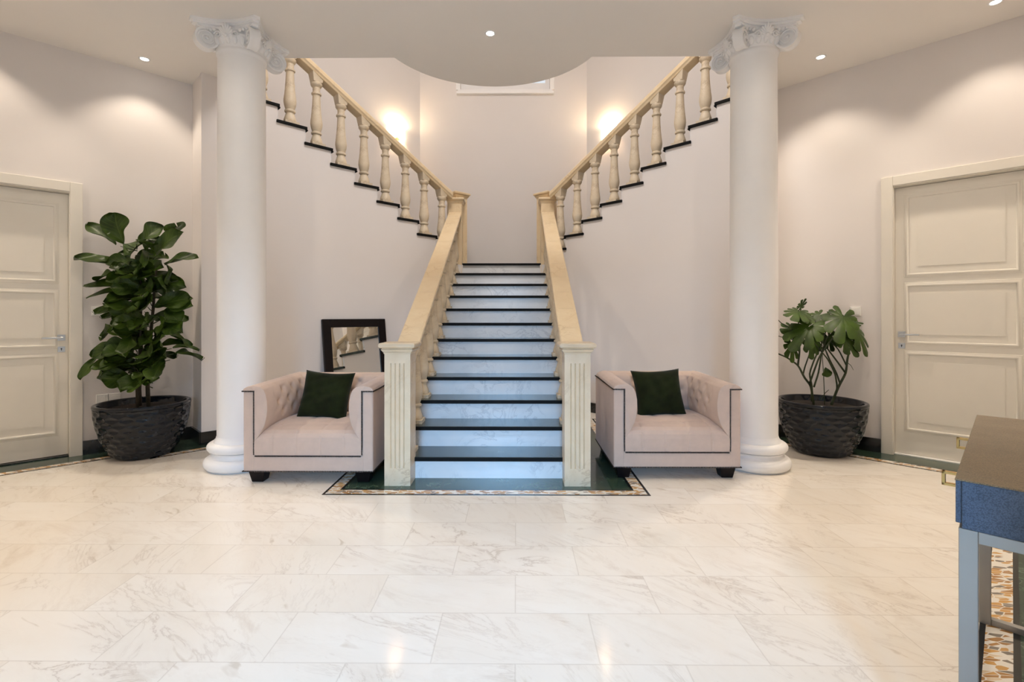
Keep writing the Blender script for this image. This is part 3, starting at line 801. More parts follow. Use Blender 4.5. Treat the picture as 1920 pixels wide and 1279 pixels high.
def build_armchair(loc, label, rotz=0.0):
    W, D, Hh = 0.968, 0.86, 0.69
    root = thing('armchair', label, 'armchair', loc, rotz, 'pair of blush armchairs')
    h = W / 2; t = 0.082; zb = 0.085
    # shell: plan U with a floor
    bm = bmesh.new()
    prism(bm, [(-h, 0), (-h + t, 0), (-h + t, D - t), (h - t, D - t), (h - t, 0), (h, 0), (h, D), (-h, D)], zb, Hh)
    obj('outer_frame', bm, CHAIRFAB, root, bevel=0.012, segs=3)
    bm = bmesh.new(); box(bm, -h + t - 0.01, h - t + 0.01, 0.0, D - 0.05, zb, 0.21)
    obj('front_rail', bm, CHAIRFAB, root, bevel=0.008, segs=2)
    # pads: cross section over the top of the arm and down the inside
    sec = [(-0.004, 0.690), (0.004, 0.706), (0.03, 0.722), (0.075, 0.730), (0.120, 0.722), (0.150, 0.700), (0.168, 0.665), (0.178, 0.610), (0.180, 0.55), (0.174, 0.49), (0.158, 0.43), (0.135, 0.385), (0.105, 0.34), (0.085, 0.30), (0.080, 0.22)]
    def sec_at(v):
        f = v * (len(sec) - 1); i = min(int(f), len(sec) - 2); f -= i
        return (sec[i][0] * (1 - f) + sec[i + 1][0] * f, sec[i][1] * (1 - f) + sec[i + 1][1] * f)
    def tuft(a, z, pitch=0.165, amin=-9, amax=9):
        d = 0.0
        for r, zz in enumerate((0.655, 0.575, 0.495)):
            o = 0.0 if r % 2 == 0 else pitch / 2
            k = round((a - o) / pitch)
            ac = o + k * pitch
            if amin < ac < amax:
                rr = math.hypot(a - ac, z - zz); d += 0.026 * gauss(rr, 0.020)
        # soft diamond folds
        fa = ((a / pitch + (z - 0.655) / 0.16) % 1.0); fb = ((a / pitch - (z - 0.655) / 0.16) % 1.0)
        w = max(0.0, min(1.0, (z - 0.46) / 0.06)) * (1.0 if amin < a < amax else 0.0)
        d += 0.004 * w * (gauss(min(fa, 1 - fa), 0.06) + gauss(min(fb, 1 - fb), 0.06))
        return d
    for s in (-1, 1):
        bm = bmesh.new(); nu, nv = 70, 60; yend = D - 0.06
        def fn(u, v):
            y = u * yend; x, z = sec_at(v)
            if v > 0.3: x -= tuft(y - 0.12, z, 0.165, 0.0, 0.62)
            z += 0.012 * u * (1 if v < 0.45 else max(0, 1 - (v - 0.45) * 3))
            return (s * (-h + x) if s > 0 else -(-h + x) * 1.0, y + 0.0, z)
        vs = grid(bm, nu, nv, lambda u, v: (s * (h - (fn(u, v)[0] * -1 if False else 0)) if False else ((-h + (lambda q: q)(0)) if False else 0), 0, 0)) if False else None
        def fn2(u, v):
            y = u * yend; x, z = sec_at(v)
            if v > 0.3: x -= tuft(y - 0.12, z, 0.165, 0.0, 0.62)
            z += 0.012 * u * (1 if v < 0.45 else max(0, 1 - (v - 0.45) * 3))
            return (s * (h - x), y, z)
        vs = grid(bm, nu, nv, fn2)
        # flush front face: thin lip then closing polygon
        front = [vs[0][j] for j in range(nv + 1)]
        lip = [bm.verts.new((v.co.x - s * -0.0 + (0.006 * s if j > 8 else 0), -0.004, v.co.z - 0.004)) for j, v in enumerate(front)]
        for j in range(nv): bm.faces.new((front[j], front[j + 1], lip[j + 1], lip[j]))
        c0 = bm.verts.new((s * (h - 0.02), -0.004, 0.66)); c1_ = bm.verts.new((s * (h - 0.078), -0.004, 0.22))
        f = bm.faces.new(lip + [bm.verts.new((s * (h - 0.079), -0.004, 0.215)), bm.verts.new((s * (h - 0.079), -0.004, 0.688)), bm.verts.new((s * (h - 0.004), -0.004, 0.688))])
        bm.normal_update(); bmesh.ops.triangulate(bm, faces=[f])
        bm.verts.remove(c0); bm.verts.remove(c1_)
        obj('arm_pad', bm, CHAIRFAB, root, smooth=True, autos=50)
    bm = bmesh.new(); xr = h - 0.10
    def fb(u, v):
        x = -xr + 2 * xr * u; q, z = sec_at(v)
        q = q * 1.15
        if v > 0.3: q -= tuft(x, z, 0.165, -0.34, 0.34)
        return (x, D - q, z + 0.012)
    grid(bm, 80, 60, fb)
    obj('back_pad', bm, CHAIRFAB, root, smooth=True)
    # seat cushion
    bm = bmesh.new(); xs = h - t - 0.002
    prof = [(0.012, 0.208), (-0.004, 0.212), (-0.007, 0.26), (-0.006, 0.31), (0.0, 0.345), (0.016, 0.372), (0.045, 0.392), (0.10, 0.405), (0.2, 0.418), (0.34, 0.424), (0.50, 0.42), (0.66, 0.41)]
    def pat(v):
        f = v * (len(prof) - 1); i = min(int(f), len(prof) - 2); f -= i
        return (prof[i][0] * (1 - f) + prof[i + 1][0] * f, prof[i][1] * (1 - f) + prof[i + 1][1] * f)
    def fs(u, v):
        x = -xs + 2 * xs * u; y, z = pat(v)
        sd = min(abs(x - c) for c in (-0.267, -0.089, 0.089, 0.267))
        seam = gauss(sd, 0.006) * 0.004
        e_ = abs(x) / xs
        drop = 0.030 * max(0, (e_ - 0.72) / 0.28) ** 2
        if v < 0.4: y += seam
        else:
            z -= seam * 0.7
            for yy in (0.17, 0.34, 0.51): z -= 0.010 * gauss(math.hypot(sd, y - yy), 0.022) + 0.003 * gauss(y - yy, 0.008)
        if z > 0.33: z -= drop * min(1, (z - 0.33) / 0.05)
        return (x, y, z)
    grid(bm, 150, 110, fs)
    obj('seat_cushion', bm, CHAIRFAB, root, smooth=True)
    # stud lines
    def studs(bm, path, pitch=0.0115, r=0.0062):
        acc = 0.0
        for a, b_ in zip(path, path[1:]):
            a = Vector(a); b_ = Vector(b_); ln = (b_ - a).length; n = max(1, int(ln / pitch))
            for i in range(n):
                p = a + (b_ - a) * (i / n)
                bmesh.ops.create_icosphere(bm, subdivisions=1, radius=r, matrix=Matrix.Translation(p))
    bm = bmesh.new()
    e_ = -0.005
    studs(bm, [(-h - 0.003, D - 0.01, 0.688), (-h - 0.003, e_, 0.688), (-h + t, e_, 0.688), (-h + t, e_, 0.222), (-h + t + 0.012, e_, 0.206), (h - t - 0.012, e_, 0.206), (h - t, e_, 0.222), (h - t, e_, 0.688), (h + 0.003, e_, 0.688), (h + 0.003, D - 0.01, 0.688)])
    obj('nailhead_trim', bm, STUD, root, smooth=True)
    bm = bmesh.new()
    studs(bm, [(-h - 0.002, D - 0.01, zb + 0.008), (-h - 0.002, e_ + 0.002, zb + 0.008), (h + 0.002, e_ + 0.002, zb + 0.008), (h + 0.002, D - 0.01, zb + 0.008)], 0.012, 0.0058)
    obj('nailhead_trim', bm, STUD, root, smooth=True)
    for sx in (-1, 1):
        for yy in (0.085, D - 0.085):
            bm = bmesh.new(); taper_box(bm, sx * (h - 0.085), yy, 0.0, zb + 0.003, 0.085, 0.12)
            obj('foot', bm, DARKWOOD, root, bevel=0.004)
    return root
ch1 = build_armchair((-1.335, 3.63, 0), 'blush tufted armchair left of the middle stairs, in front of the leaning mirror')
ch2 = dup(ch1, (1.44, 3.755, 0), 0, 'blush tufted armchair right of the middle stairs, with bare wall behind it')

def build_cushion(loc, rot, label, w=0.43, hgt=0.41):
    bm = bmesh.new(); n = 30
    def sh(u, v, s):
        a = 2 * u - 1; b_ = 2 * v - 1
        pin = 1 - 0.10 * (1 - abs(b_) ** 2.0) * 1.0; pin2 = 1 - 0.09 * (1 - abs(a) ** 2.0)
        x = a * w / 2 * pin; z = b_ * hgt / 2 * pin2
        th = 0.088 * ((1 - a ** 4) * (1 - b_ ** 4)) ** 0.55
        th += 0.004 * math.sin(9 * a + 5 * b_) * (1 - a * a) * (1 - b_ * b_) + 0.004 * math.sin(14 * b_ - 6 * a) * (1 - a * a) * (1 - b_ * b_)
        return (x, s * th, z)
    vs = grid(bm, n, n, lambda u, v: sh(u, v, -1)); vb = grid(bm, n, n, lambda u, v: sh(u, v, 1))
    bmesh.ops.remove_doubles(bm, verts=bm.verts[:], dist=0.0004)
    o = obj('cushion', bm, VELVET, None, smooth=True)
    o.location = loc; o.rotation_euler = rot
    return tag(o, label, 'cushion', 'pair of green velvet cushions')
build_cushion((-1.375, 4.08, 0.585), (math.radians(-20), math.radians(3), math.radians(-4)), 'dark green velvet cushion propped on the left armchair')
build_cushion((1.425, 4.20, 0.590), (math.radians(-20), math.radians(-2), math.radians(5)), 'dark green velvet cushion propped on the right armchair')

# ------------------------------------------------------------------ leaning mirror
mr = thing('mirror', 'dark framed mirror leaning on the wall behind the left armchair', 'mirror', (-1.72 + 0.13, CS - 1.72 - 0.13, 0.0), PI / 4)
mw, mh, fw = 0.79, 1.22, 0.095
lean = Matrix.Rotation(math.radians(-8), 4, 'X')
bm = bmesh.new()
box(bm, -mw / 2, -mw / 2 + fw, -0.02, 0.02, 0, mh, lean); box(bm, mw / 2 - fw, mw / 2, -0.02, 0.02, 0, mh, lean)
box(bm, -mw / 2 + fw, mw / 2 - fw, -0.02, 0.02, 0, fw, lean); box(bm, -mw / 2 + fw, mw / 2 - fw, -0.02, 0.02, mh - fw, mh, lean)
obj('frame', bm, DARKWOOD, mr, bevel=0.003)
bm = bmesh.new(); box(bm, -mw / 2 + fw - 0.005, mw / 2 - fw + 0.005, -0.006, 0.006, fw - 0.005, mh - fw + 0.005, lean)
obj('glass', bm, MIRROR, mr)

# ------------------------------------------------------------------ plants
def pot_parts(root):
    prof = []
    outer = [(0.205, 0.0), (0.222, 0.012), (0.245, 0.05), (0.272, 0.10), (0.298, 0.16), (0.320, 0.23), (0.338, 0.31), (0.348, 0.38), (0.352, 0.440), (0.353, 0.447)]
    fine = []
    for (a, b_) in zip(outer, outer[1:]):
        for i in range(7): fine.append((a[0] + (b_[0] - a[0]) * i / 7, a[1] + (b_[1] - a[1]) * i / 7))
    def dimple(a, z):
        if z < 0.02 or z > 0.445: return 0.0
        row = int((z - 0.02) / 0.0475); fz = ((z - 0.02) / 0.0475) % 1.0
        fa = ((a / (2 * PI) * 20) + (0.5 if row % 2 else 0)) % 1.0
        q = (2 * fa - 1) ** 2 + (2 * fz - 1) ** 2
        return 0.006 - 0.013 * max(0.0, 1 - q) 
    bm = bmesh.new()
    lathe(bm, [(0.0, 0.0)] + fine, 208, fn=lambda a, z: dimple(a, z))
    rim = [(0.352, 0.445), (0.360, 0.450), (0.362, 0.462), (0.358, 0.474), (0.348, 0.478), (0.330, 0.476), (0.322, 0.466), (0.318, 0.40), (0.30, 0.36)]
    lathe(bm, rim, 96)
    obj('pot', bm, GLAZE, root, smooth=True, autos=70)
    bm = bmesh.new(); lathe(bm, [(0.322, 0.420), (0.2, 0.428), (0.1, 0.432), (0.0, 0.434)], 40)
    obj('soil', bm, SOIL, root, smooth=True)

def leaf_uv(bm):
    return bm.loops.layers.uv.verify()

def add_leaf(bm, base, tip, nrm, width, kind='fig', curl=0.15, nu=20, nv=10):
    base = Vector(base); tip = Vector(tip); ax = tip - base; ln = ax.length; ax.normalize()
    nrm = Vector(nrm); nrm = (nrm - ax * nrm.dot(ax))
    if nrm.length < 1e-4: nrm = Vector((0, -1, 0))
    nrm.normalize(); sd = ax.cross(nrm)
    uvl = leaf_uv(bm); ph = random.random() * 6
    def wd(t):
        return (math.sin(PI * min(1, max(0, t)) ** 1.25) ** 0.62) * (0.62 + 0.55 * t) * (1 - 0.18 * gauss(t - 0.38, 0.10))
    V = [[None] * (nv + 1) for _ in range(nu + 1)]
    for i in range(nu + 1):
        t = i / nu
        for j in range(nv + 1):
            s = -1 + 2 * j / nv
            w = wd(min(t, 0.992)) * width / 2 * (1 if i < nu else 0.5)
            p = base + ax * (ln * t) + sd * (s * w)
            p += nrm * (curl * ln * (4 * t * (1 - t)) * 0.5 - 0.05 * ln * t * t + 0.16 * width * s * s + 0.018 * math.sin(9 * t + ph + 3 * s) * abs(s) * width * 4)
            V[i][j] = bm.verts.new(p)
    for i in range(nu):
        for j in range(nv):
            f = bm.faces.new((V[i][j], V[i + 1][j], V[i + 1][j + 1], V[i][j + 1]))
            for lp, (a, b_) in zip(f.loops, ((i, j), (i + 1, j), (i + 1, j + 1), (i, j + 1))):
                lp[uvl].uv = (-1 + 2 * b_ / nv, a / nu)

# fiddle leaf fig
fig = thing('potted_fig_tree', 'tall fiddle leaf fig in a dark glazed pot beside the left door', 'plant', (-3.146, 4.391, 0))
pot_parts(fig)
K = 0.00187
def FP(cx, cy, d=0.0): return Vector(((cx - 330) * K, d, 2.264 - K * cy))
bm = bmesh.new()
tube(bm, [FP(300, 985, 0.02), FP(297, 900, 0.02), FP(300, 800, 0.03), FP(305, 690, 0.03), FP(300, 600, 0.02), FP(310, 480, 0.0), FP(300, 380, 0)], [0.024, 0.022, 0.018, 0.016, 0.013, 0.011, 0.008], 10)
tube(bm, [FP(366, 985, -0.03), FP(362, 880, -0.03), FP(368, 760, -0.03), FP(372, 640, -0.02), FP(378, 500, 0), FP(385, 380, 0.0), FP(400, 280, 0)], [0.018, 0.016, 0.015, 0.013, 0.012, 0.009, 0.006], 10)
tube(bm, [FP(326, 985, -0.06), FP(328, 900, -0.05), FP(320, 800, -0.04), FP(330, 600, -0.03), FP(320, 400, 0), FP(290, 260, 0)], [0.010, 0.010, 0.009, 0.009, 0.008, 0.005], 8)
obj('trunk', bm, BARK, fig, smooth=True)
LV = [(255, 200, 225, 55, 118), (222, 208, 118, 112, 42), (300, 195, 372, 95, 100), (268, 268, 272, 178, 78), (335, 228, 352, 155, 62), (425, 255, 568, 150, 92), (400, 250, 402, 198, 66), (470, 165, 548, 122, 34),
      (418, 298, 560, 252, 52), (238, 318, 66, 275, 46), (245, 308, 203, 222, 92), (335, 310, 372, 235, 110), (300, 300, 320, 230, 110), (226, 348, 125, 372, 44), (240, 350, 320, 305, 62), (330, 335, 478, 312, 70), (450, 385, 526, 330, 92),
      (300, 425, 100, 398, 36), (395, 408, 228, 385, 42), (500, 375, 300, 358, 66), (330, 440, 95, 452, 26), (320, 450, 145, 480, 86), (352, 440, 372, 515, 80), (398, 482, 567, 492, 80), (380, 505, 560, 455, 92), (350, 390, 520, 400, 80), (300, 500, 130, 530, 50),
      (362, 560, 208, 530, 88), (300, 520, 135, 552, 46), (420, 560, 368, 605, 66), (440, 520, 526, 580, 60), (430, 590, 558, 620, 70), (352, 625, 220, 660, 100), (225, 600, 135, 645, 74), (415, 620, 432, 668, 84), (252, 680, 148, 735, 78), (340, 700, 180, 700, 70),
      (398, 690, 480, 700, 60), (372, 738, 368, 802, 84), (398, 730, 444, 782, 62), (470, 700, 538, 716, 26), (478, 725, 533, 766, 36), (462, 755, 476, 836, 44), (242, 762, 128, 842, 42), (140, 732, 114, 836, 24), (248, 795, 342, 806, 50), (222, 795, 198, 862, 54),
      (330, 800, 392, 852, 80), (300, 825, 250, 884, 84), (345, 835, 318, 888, 90), (262, 780, 160, 782, 52), (400, 790, 440, 850, 60), (300, 640, 330, 730, 90), (440, 640, 500, 560, 70), (270, 560, 250, 470, 80), (440, 440, 470, 360, 90), (290, 770, 225, 720, 80)]
rx = random.Random(11)
for i in range(50):                       # inner leaves
    cy = 290 + i * 11.5; side = 1 if i % 2 else -1
    bx = 335 + side * rx.uniform(0, 50); ln = rx.uniform(70, 115)
    LV.append((bx, cy + 15, bx + side * ln * rx.uniform(0.6, 1.0), cy + rx.uniform(-20, 40), rx.uniform(60, 100)))
bm = bmesh.new(); rs = random.Random(3)
for i, (bx, by, tx, ty, w) in enumerate(LV):
    dep = rs.uniform(-0.17, 0.12); b0 = FP(bx, by, dep * 0.4)
    t0 = FP(tx, ty, dep)
    ap = Vector((t0.x - b0.x, 0, t0.z - b0.z)).length
    full = max(ap, 0.235 + rs.uniform(-0.03, 0.03))
    dd = math.sqrt(max(0.0, full ** 2 - ap ** 2)); t0.y = b0.y - dd * (1 if rs.random() < 0.75 else -1) + (0.0 if dd > 0.1 else dep * 0.5)
    t0.y = min(t0.y, 0.34 + t0.x); b0.y = min(b0.y, 0.34 + b0.x)   # keep clear of the wall behind
    wr = max(w * K * 1.15, 0.185 if w > 30 else 0.11)
    ca = min(1.0, w * K * 1.1 / wr); up = math.sqrt(max(0, 1 - ca * ca))
    add_leaf(bm, b0, t0, (rs.uniform(-0.15, 0.15), -ca - 0.05, up + 0.12), wr, curl=rs.uniform(0.05, 0.2))
obj('foliage', bm, FIGLEAF, fig, smooth=True)
# short leaf stalks
bm = bmesh.new()
for (bx, by, tx, ty, w) in LV:
    trunk = 300 if bx < 325 else 375
    tube(bm, [FP(trunk, by + 22, 0.0), FP((trunk + bx) / 2, by + 12, -0.01), FP(bx, by, -0.01)], [0.005, 0.004, 0.003], 6)
obj('leaf_stalks', bm, PETIOLE, fig, smooth=True)

# monstera
mon = thing('potted_monstera', 'split leaf monstera in a dark glazed pot beside the right door', 'plant', (3.008, 4.525, 0))
pot_parts(mon)
KM = 0.0013
def MP(cx, cy, d=0.0): return Vector(((cx - 451) * KM, d, 1.504 - KM * cy))
bm = bmesh.new()
STEMS = [([(400, 830), (380, 690), (335, 635), (290, 545), (210, 490), (120, 452)], 0.011, 0.0), ([(385, 800), (375, 690), (345, 600), (380, 500), (430, 400), (440, 330)], 0.009, -0.05),
         ([(520, 830), (570, 700), (625, 600), (635, 500), (655, 420), (700, 330)], 0.012, 0.0), ([(540, 790), (550, 700), (520, 600), (470, 500), (420, 440), (330, 330)], 0.008, -0.06),
         ([(575, 680), (570, 600), (530, 500), (490, 400), (500, 330), (530, 250)], 0.008, 0.05), ([(610, 600), (560, 520), (480, 420), (430, 350), (400, 230)], 0.008, -0.02),
         ([(620, 540), (590, 430), (540, 370), (500, 350)], 0.007, 0.08), ([(400, 700), (440, 600), (470, 450), (500, 370), (520, 330)], 0.008, 0.03),
         ([(370, 680), (380, 590), (400, 480), (460, 390), (560, 270)], 0.009, -0.08), ([(295, 545), (300, 450), (300, 350), (290, 220)], 0.009, 0.0),
         ([(330, 620), (350, 560), (400, 460), (380, 300)], 0.007, 0.06), ([(476, 830), (475, 650), (470, 500), (468, 400)], 0.004, 0.02), ([(210, 310), (170, 250), (120, 190)], 0.005, 0.0), ([(260, 380), (190, 350), (120, 326)], 0.005, 0.03),
         ([(450, 790), (470, 740), (490, 715)], 0.004, -0.03), ([(640, 520), (655, 545), (667, 578)], 0.003, -0.02)]
placed = []
for pts, r, d in STEMS:
    P = [MP(x, y, d * min(1, i / 2)) for i, (x, y) in enumerate(pts)]
    if P[0].z > 0.60 and placed: P[0] = min(placed, key=lambda q: (q - P[0]).length).copy()
    Q = []
    for a, b_ in zip(P, P[1:]):
        for i in range(4): Q.append(a.lerp(b_, i / 4))
    Q.append(P[-1])
    Q2 = [Q[0]] + [(Q[i - 1] + Q[i] * 2 + Q[i + 1]) / 4 for i in range(1, len(Q) - 1)] + [Q[-1]]
    placed += Q2
    tube(bm, Q2, [r * (1 - 0.45 * i / len(Q2)) for i in range(len(Q2))], 8)
obj('stems', bm, PETIOLE, mon, smooth=True)

def monstera_leaf(bm, base, tip, nrm, width, droop=0.2):
    """heart shaped blade round the stalk joint, cut into lobes from the rim; base = stalk joint, tip = leaf tip"""
    base = Vector(base); tip = Vector(tip); ax = tip - base; ln = ax.length; ax.normalize()
    nrm = Vector(nrm); nrm = (nrm - ax * nrm.dot(ax)).normalized(); sd = ax.cross(nrm)
    uvl = leaf_uv(bm); n = 9; a_max = math.radians(160)
    def R(th):
        c = abs(th) / PI
        return ln * (1 - 0.20 * c) * (0.62 + 0.38 * math.cos(th * 0.8) ** 2)
    wr = width / (2 * 0.72 * ln) if ln > 0 else 1
    for k in range(n):
        t0 = -a_max + 2 * a_max * k / n; t1 = -a_max + 2 * a_max * (k + 1) / n
        rows = 9; prev = None; tm = (t0 + t1) / 2; Rk = R(tm) * (0.92 + 0.12 * random.random())
        for j in range(rows + 1):
            f = j / rows
            g = 0.0 if f < 0.55 else 0.5 * 0.26 * ((f - 0.55) / 0.45) ** 0.45
            if j == rows: g = 0.27
            row = []
            for q in range(4):
                th = t0 + (t1 - t0) * (g + (1 - 2 * g) * q / 3)
                r = Rk * (0.02 + 0.98 * f) * (1.0 if j < rows else (1.0 if q in (1, 2) else 0.97))
                u = r * math.cos(th); w = r * math.sin(th) * max(0.7, min(1.5, wr))
                lift = 0.004 * (1 if q in (1, 2) else 0) * f
                h = -droop * 0.9 * ln * (r / ln) ** 2 - 0.10 * abs(w) * abs(w) / max(ln, 0.05) + lift
                row.append((bm.verts.new(base + ax * u + sd * w + nrm * h), (1.0 if q in (0, 3) else 0.25, 0.0)))
            if prev:
                for q in range(3):
                    fc = bm.faces.new((prev[q][0], row[q][0], row[q + 1][0], prev[q + 1][0]))
                    for lp, uvc in zip(fc.loops, (prev[q][1], row[q][1], row[q + 1][1], prev[q + 1][1])): lp[uvl].uv = uvc
            prev = row
bm = bmesh.new()
MLV = [((285, 165, -0.02), (210, 205, -0.14), (-0.1, -0.55, 0.8), 0.20, 0.15), ((325, 135, 0.05), (350, 88, 0.02), (0.9, -0.15, 0.4), 0.05, 0.1), ((345, 190, 0.02), (290, 225, -0.12), (0, -0.6, 0.8), 0.17, 0.15),
       ((330, 270, -0.08), (190, 385, -0.18), (-0.3, -0.75, 0.6), 0.20, 0.2), ((245, 395, 0.0), (235, 500, -0.05), (0.2, -0.9, 0.3), 0.10, 0.15), ((365, 365, -0.04), (345, 465, -0.10), (0.1, -0.9, 0.4), 0.15, 0.15),
       ((575, 205, -0.06), (490, 325, -0.20), (-0.05, -0.8, 0.6), 0.26, 0.15), ((480, 190, 0.08), (400, 235, 0.06), (0, -0.5, 0.85), 0.14, 0.15), ((680, 290, -0.03), (725, 425, -0.10), (0.35, -0.8, 0.5), 0.17, 0.2),
       ((590, 350, -0.05), (640, 450, -0.12), (0.1, -0.85, 0.5), 0.20, 0.15), ((680, 245, 0.06), (742, 240, 0.03), (0.2, -0.6, 0.75), 0.09, 0.2), ((600, 190, 0.08), (655, 250, 0.02), (0.2, -0.7, 0.7), 0.16, 0.15), ((430, 340, 0.03), (400, 435, 0.0), (0, -0.9, 0.4), 0.13, 0.1),
       ((300, 300, 0.08), (220, 300, 0.06), (0, -0.8, 0.6), 0.18, 0.15), ((540, 350, 0.08), (560, 430, 0.05), (0, -0.9, 0.4), 0.14, 0.15)]
for b_, t_, n_, w_, dr in MLV:
    pb, pt = MP(*b_), MP(*t_)
    monstera_leaf(bm, pb, pb + (pt - pb) * 1.3, n_, w_ * 1.3, dr)
add_leaf(bm, MP(478, 560, 0.0), MP(482, 628, -0.02), (0, -1, 0.2), 0.10, curl=0.02)
obj('foliage', bm, MONLEAF, mon, smooth=True)

# ------------------------------------------------------------------ console table (local x along the length, y into the wall, origin at the near front corner)
ct = thing('console_table', 'textured console table, body tinted with blue daylight, taupe top, satin metal frame', 'table', (1.318, 1.246, 0), PI / 4)
CLn, CDp, CH = 1.13, 0.39, 0.84
def ybox(bm, x0, x1, y0, y1, z0, z1): box(bm, x0, x1, -y1, -y0, z0, z1)
bm = bmesh.new(); ybox(bm, 0, CLn, 0.012, CDp, CH - 0.122, CH - 0.004)
obj('body', bm, SHAGREEN, ct, bevel=0.002)
bm = bmesh.new(); ybox(bm, -0.002, CLn + 0.002, -0.001, CDp, CH - 0.004, CH)
tp = obj('tabletop', bm, TANGREEN, ct, bevel=0.001); tp['label'] = 'taupe textured top'
for k in range(2):
    a = 0.006 + k * (CLn / 2)
    bm = bmesh.new(); ybox(bm, a, a + CLn / 2 - 0.010, 0.0, 0.013, CH - 0.112, CH - 0.005)
    d = obj('drawer_front', bm, SHAGREEN, ct, bevel=0.002)
    bm = bmesh.new(); xx = a + (0.105, 0.058)[k]; z = CH - 0.030
    # square ring pull standing out from the drawer
    ybox(bm, xx - 0.007, xx + 0.007, -0.034, -0.026, z - 0.019, z + 0.019)
    for zz in (z - 0.019, z + 0.012): ybox(bm, xx - 0.007, xx + 0.007, -0.034, 0.002, zz, zz + 0.007)
    ybox(bm, xx - 0.007, xx + 0.007, -0.004, 0.002, z - 0.019, z + 0.019)
    obj('handle', bm, BRASS, d, bevel=0.0012)
lg = 0.036
for x in (0.0, CLn - lg):
    for y in (0.006, CDp - lg):
        bm = bmesh.new(); ybox(bm, x, x + lg, y, y + lg, 0, CH - 0.122); obj('leg', bm, CHAMPAGNE, ct, bevel=0.002)
    bm = bmesh.new(); ybox(bm, x + 0.004, x + lg - 0.004, 0.006 + lg, CDp - lg, 0.0, 0.026); obj('foot_rail', bm, CHAMPAGNE, ct, bevel=0.002)
    bm = bmesh.new(); ybox(bm, x, x + lg, 0.006 + lg, CDp - lg, CH - 0.152, CH - 0.122); obj('top_rail', bm, CHAMPAGNE, ct, bevel=0.002)
for y in (0.006, CDp - lg):
    bm = bmesh.new(); ybox(bm, lg, CLn - lg, y, y + lg, CH - 0.147, CH - 0.122); obj('long_rail', bm, CHAMPAGNE, ct, bevel=0.002)

# ------------------------------------------------------------------ switches and sockets on the door walls
def plate(name, side, x, z, w, h, label, cat, deep=0.012, rock=True):
    p = along(side, CD, x)
    root = thing(name, label, cat, (p[0], p[1], z), -PI / 4 if side > 0 else PI / 4)
    bm = bmesh.new(); box(bm, -w / 2, w / 2, -deep, 0.0, -h / 2, h / 2); obj('cover_plate', bm, PLASTIC, root, bevel=0.003)
    bm = bmesh.new()
    if rock: box(bm, -w / 2 + 0.012, w / 2 - 0.012, -deep - 0.004, -deep + 0.001, -h / 2 + 0.012, h / 2 - 0.012)
    else:
        tube(bm, [(0, -deep - 0.002, 0), (0, -deep + 0.001, 0)], h * 0.33, 20)
    obj('rocker' if rock else 'socket_face', bm, PLASTIC, root, bevel=0.002)
    return root
plate('light_switch', -1, 3.585, 1.29, 0.15, 0.082, 'white double light switch half hidden by the fig leaves', 'switch')
plate('wall_socket', -1, 3.585, 0.487, 0.085, 0.085, 'white wall socket nearest the left door, above the black baseboard', 'socket', rock=False)
plate('wall_socket', -1, 3.522, 0.487, 0.085, 0.085, 'white wall socket partly behind the fig pot rim', 'socket', rock=False)
plate('light_switch', 1, 3.405, 1.292, 0.085, 0.085, 'white light switch on the wall beside the right door', 'switch', 0.02)

# ------------------------------------------------------------------ wall lamps
def sconce(side, label):
    x = 1.675; p = (side * x, CB - x)
    root = thing('wall_lamp', label, 'wall lamp', (p[0], p[1], 4.02), -PI / 4 if side > 0 else PI / 4, 'pair of stairwell wall lamps')
    bm = bmesh.new(); box(bm, -0.06, 0.06, -0.02, 0.0, 0.0, 0.15); box(bm, -0.012, 0.012, -0.07, -0.02, -0.012, 0.012); tube(bm, [(0, -0.055, -0.03), (0, -0.055, 0.01)], 0.010, 10)
    obj('bracket', bm, BRASS, root, bevel=0.002)
    bm = bmesh.new()
    pts = []
    for r in (0.135, 0.130):
        pts.append([(r * math.cos(PI + PI * i / 16), -0.012 + 0.75 * r * math.sin(PI + PI * i / 16)) for i in range(17)])
    for z0, z1 in ((0.0, 0.19),):
        A = pts[0] + pts[1][::-1]
        prism(bm, A, z0, z1)
    obj('glass_shade', bm, SHADE, root, smooth=True, autos=40)
    bm = bmesh.new(); ellipsoid(bm, (0, -0.1135, 0.05), 0.006, 0.004, 0.006); obj('shade_screw', bm, STEEL, root)
    d = bpy.data.lights.new('wall_lamp_bulb', 'POINT'); d.energy = 13; d.color = (1.0, 0.78, 0.5); d.shadow_soft_size = 0.05
    lo = bpy.data.objects.new('wall_lamp_bulb', d); COL.objects.link(lo); lo.parent = root; lo.location = (0, -0.075, 0.17)
    return root
sconce(-1, 'lit frosted glass wall lamp above the left stair flight')
sconce(1, 'lit frosted glass wall lamp above the right stair flight')

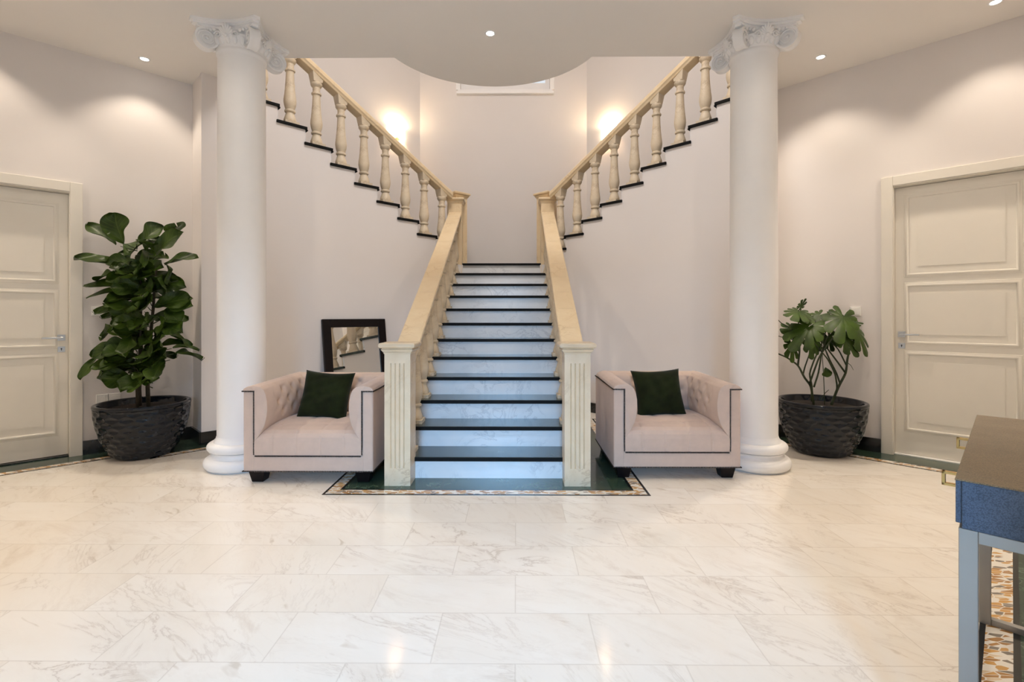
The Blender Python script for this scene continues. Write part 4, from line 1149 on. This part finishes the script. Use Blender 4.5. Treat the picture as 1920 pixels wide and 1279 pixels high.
# ------------------------------------------------------------------ recessed ceiling lights and added fill spots
def spot_light(loc, energy, cone=108, blend=0.55, col=(1.0, 0.85, 0.685), parent=None, size=0.03):
    d = bpy.data.lights.new('ceiling_spot_or_fill', 'SPOT'); d.energy = energy; d.color = col; d.spot_size = math.radians(cone); d.spot_blend = blend; d.shadow_soft_size = size
    d.use_nodes = True; nt = d.node_tree; em = nt.nodes['Emission']; lf = nt.nodes.new('ShaderNodeLightFalloff'); lf.inputs['Strength'].default_value = 1.0
    nt.links.new(lf.outputs['Linear'], em.inputs['Strength'])
    o = bpy.data.objects.new('ceiling_spot_or_fill', d); COL.objects.link(o); o.location = loc
    if parent: o.parent = parent
    return o
def downlight(x, y, label, energy):
    root = thing('ceiling_spotlight', label, 'ceiling light', (x, y, CEILZ), group='recessed ceiling spotlights')
    bm = bmesh.new(); lathe(bm, [(0.030, -0.002), (0.036, -0.006), (0.044, -0.004), (0.046, 0.0)], 28); obj('trim_ring', bm, PLASTER, root, smooth=True)
    bm = bmesh.new(); lathe(bm, [(0.0, -0.003), (0.033, -0.003), (0.033, 0.0)], 24); obj('lens', bm, LED, root)
    spot_light((0, 0, -0.03), energy, parent=root)
    return root
downlight(-3.19, 4.46, 'small lit ceiling spotlight above the fig plant', 34)
downlight(-0.005, 4.08, 'small lit ceiling spotlight on the stair axis before the rounded ceiling edge', 12)
downlight(2.975, 4.48, 'small lit ceiling spotlight above the monstera', 34)
downlight(3.80, 3.705, 'small lit ceiling spotlight at the top right corner above the right door', 34)
# unseen ceiling spots: source of the left wall scallop, two added to brighten the floor
for x, y, e_ in ((-3.98, 3.66, 34), (-0.0, 2.6, 11), (-1.6, 1.2, 9)):
    spot_light((x, y, CEILZ - 0.03), e_)
for x in (-1.75, 1.85): spot_light((x, 2.6, CEILZ - 0.05), 12, cone=168, blend=0.35)  # added wide fill spots, unseen, to brighten the columns and capitals

# daylight through the glazed entrance behind the viewpoint
d = bpy.data.lights.new('entrance_daylight', 'AREA'); d.shape = 'RECTANGLE'; d.size = 1.6; d.size_y = 2.6; d.energy = 600; d.color = (0.29, 0.60, 1.0); d.spread = math.radians(100)
o = bpy.data.objects.new('entrance_daylight', d); COL.objects.link(o); o.location = (-0.1, -5.0, 3.62); o.rotation_euler = (math.radians(78), 0, 0)
# added unseen area light, brightens the upper stairwell and back wall
d = bpy.data.lights.new('upper_hall_fill', 'AREA'); d.shape = 'DISK'; d.size = 1.6; d.energy = 140; d.color = (1.0, 0.95, 0.93)
o = bpy.data.objects.new('upper_hall_fill', d); COL.objects.link(o); o.location = (0, 3.9, 6.5)

# added unseen fill spot aimed at the upper risers and landing
o = spot_light((0, 4.0, 6.75), 16, cone=40, blend=0.8, col=(1.0, 0.93, 0.86))
o.rotation_euler = (math.radians(28), 0, 0)

# ------------------------------------------------------------------ world, camera, view
w = bpy.data.worlds.new('sky'); SC.world = w; w.use_nodes = True
bg = w.node_tree.nodes['Background']
bg.inputs[0].default_value = (0.86, 0.93, 1.0, 1); bg.inputs[1].default_value = 1.3

cam = bpy.data.cameras.new('camera'); co = bpy.data.objects.new('camera', cam); COL.objects.link(co)
co.location = (0.212, 0.0, 1.25); co.rotation_euler = (math.radians(90), 0, math.radians(0.5))
cam.sensor_width = 36; cam.lens = 17.25; cam.shift_y = -47.5 / 1920; cam.clip_start = 0.05
SC.camera = co
SC.view_settings.view_transform = 'Standard'; SC.view_settings.look = 'None'; SC.view_settings.gamma = 1.0; SC.view_settings.use_curve_mapping = False
SC.view_settings.exposure = -0.15
SC.cycles.max_bounces = 10; SC.cycles.diffuse_bounces = 6; SC.cycles.use_denoising = True
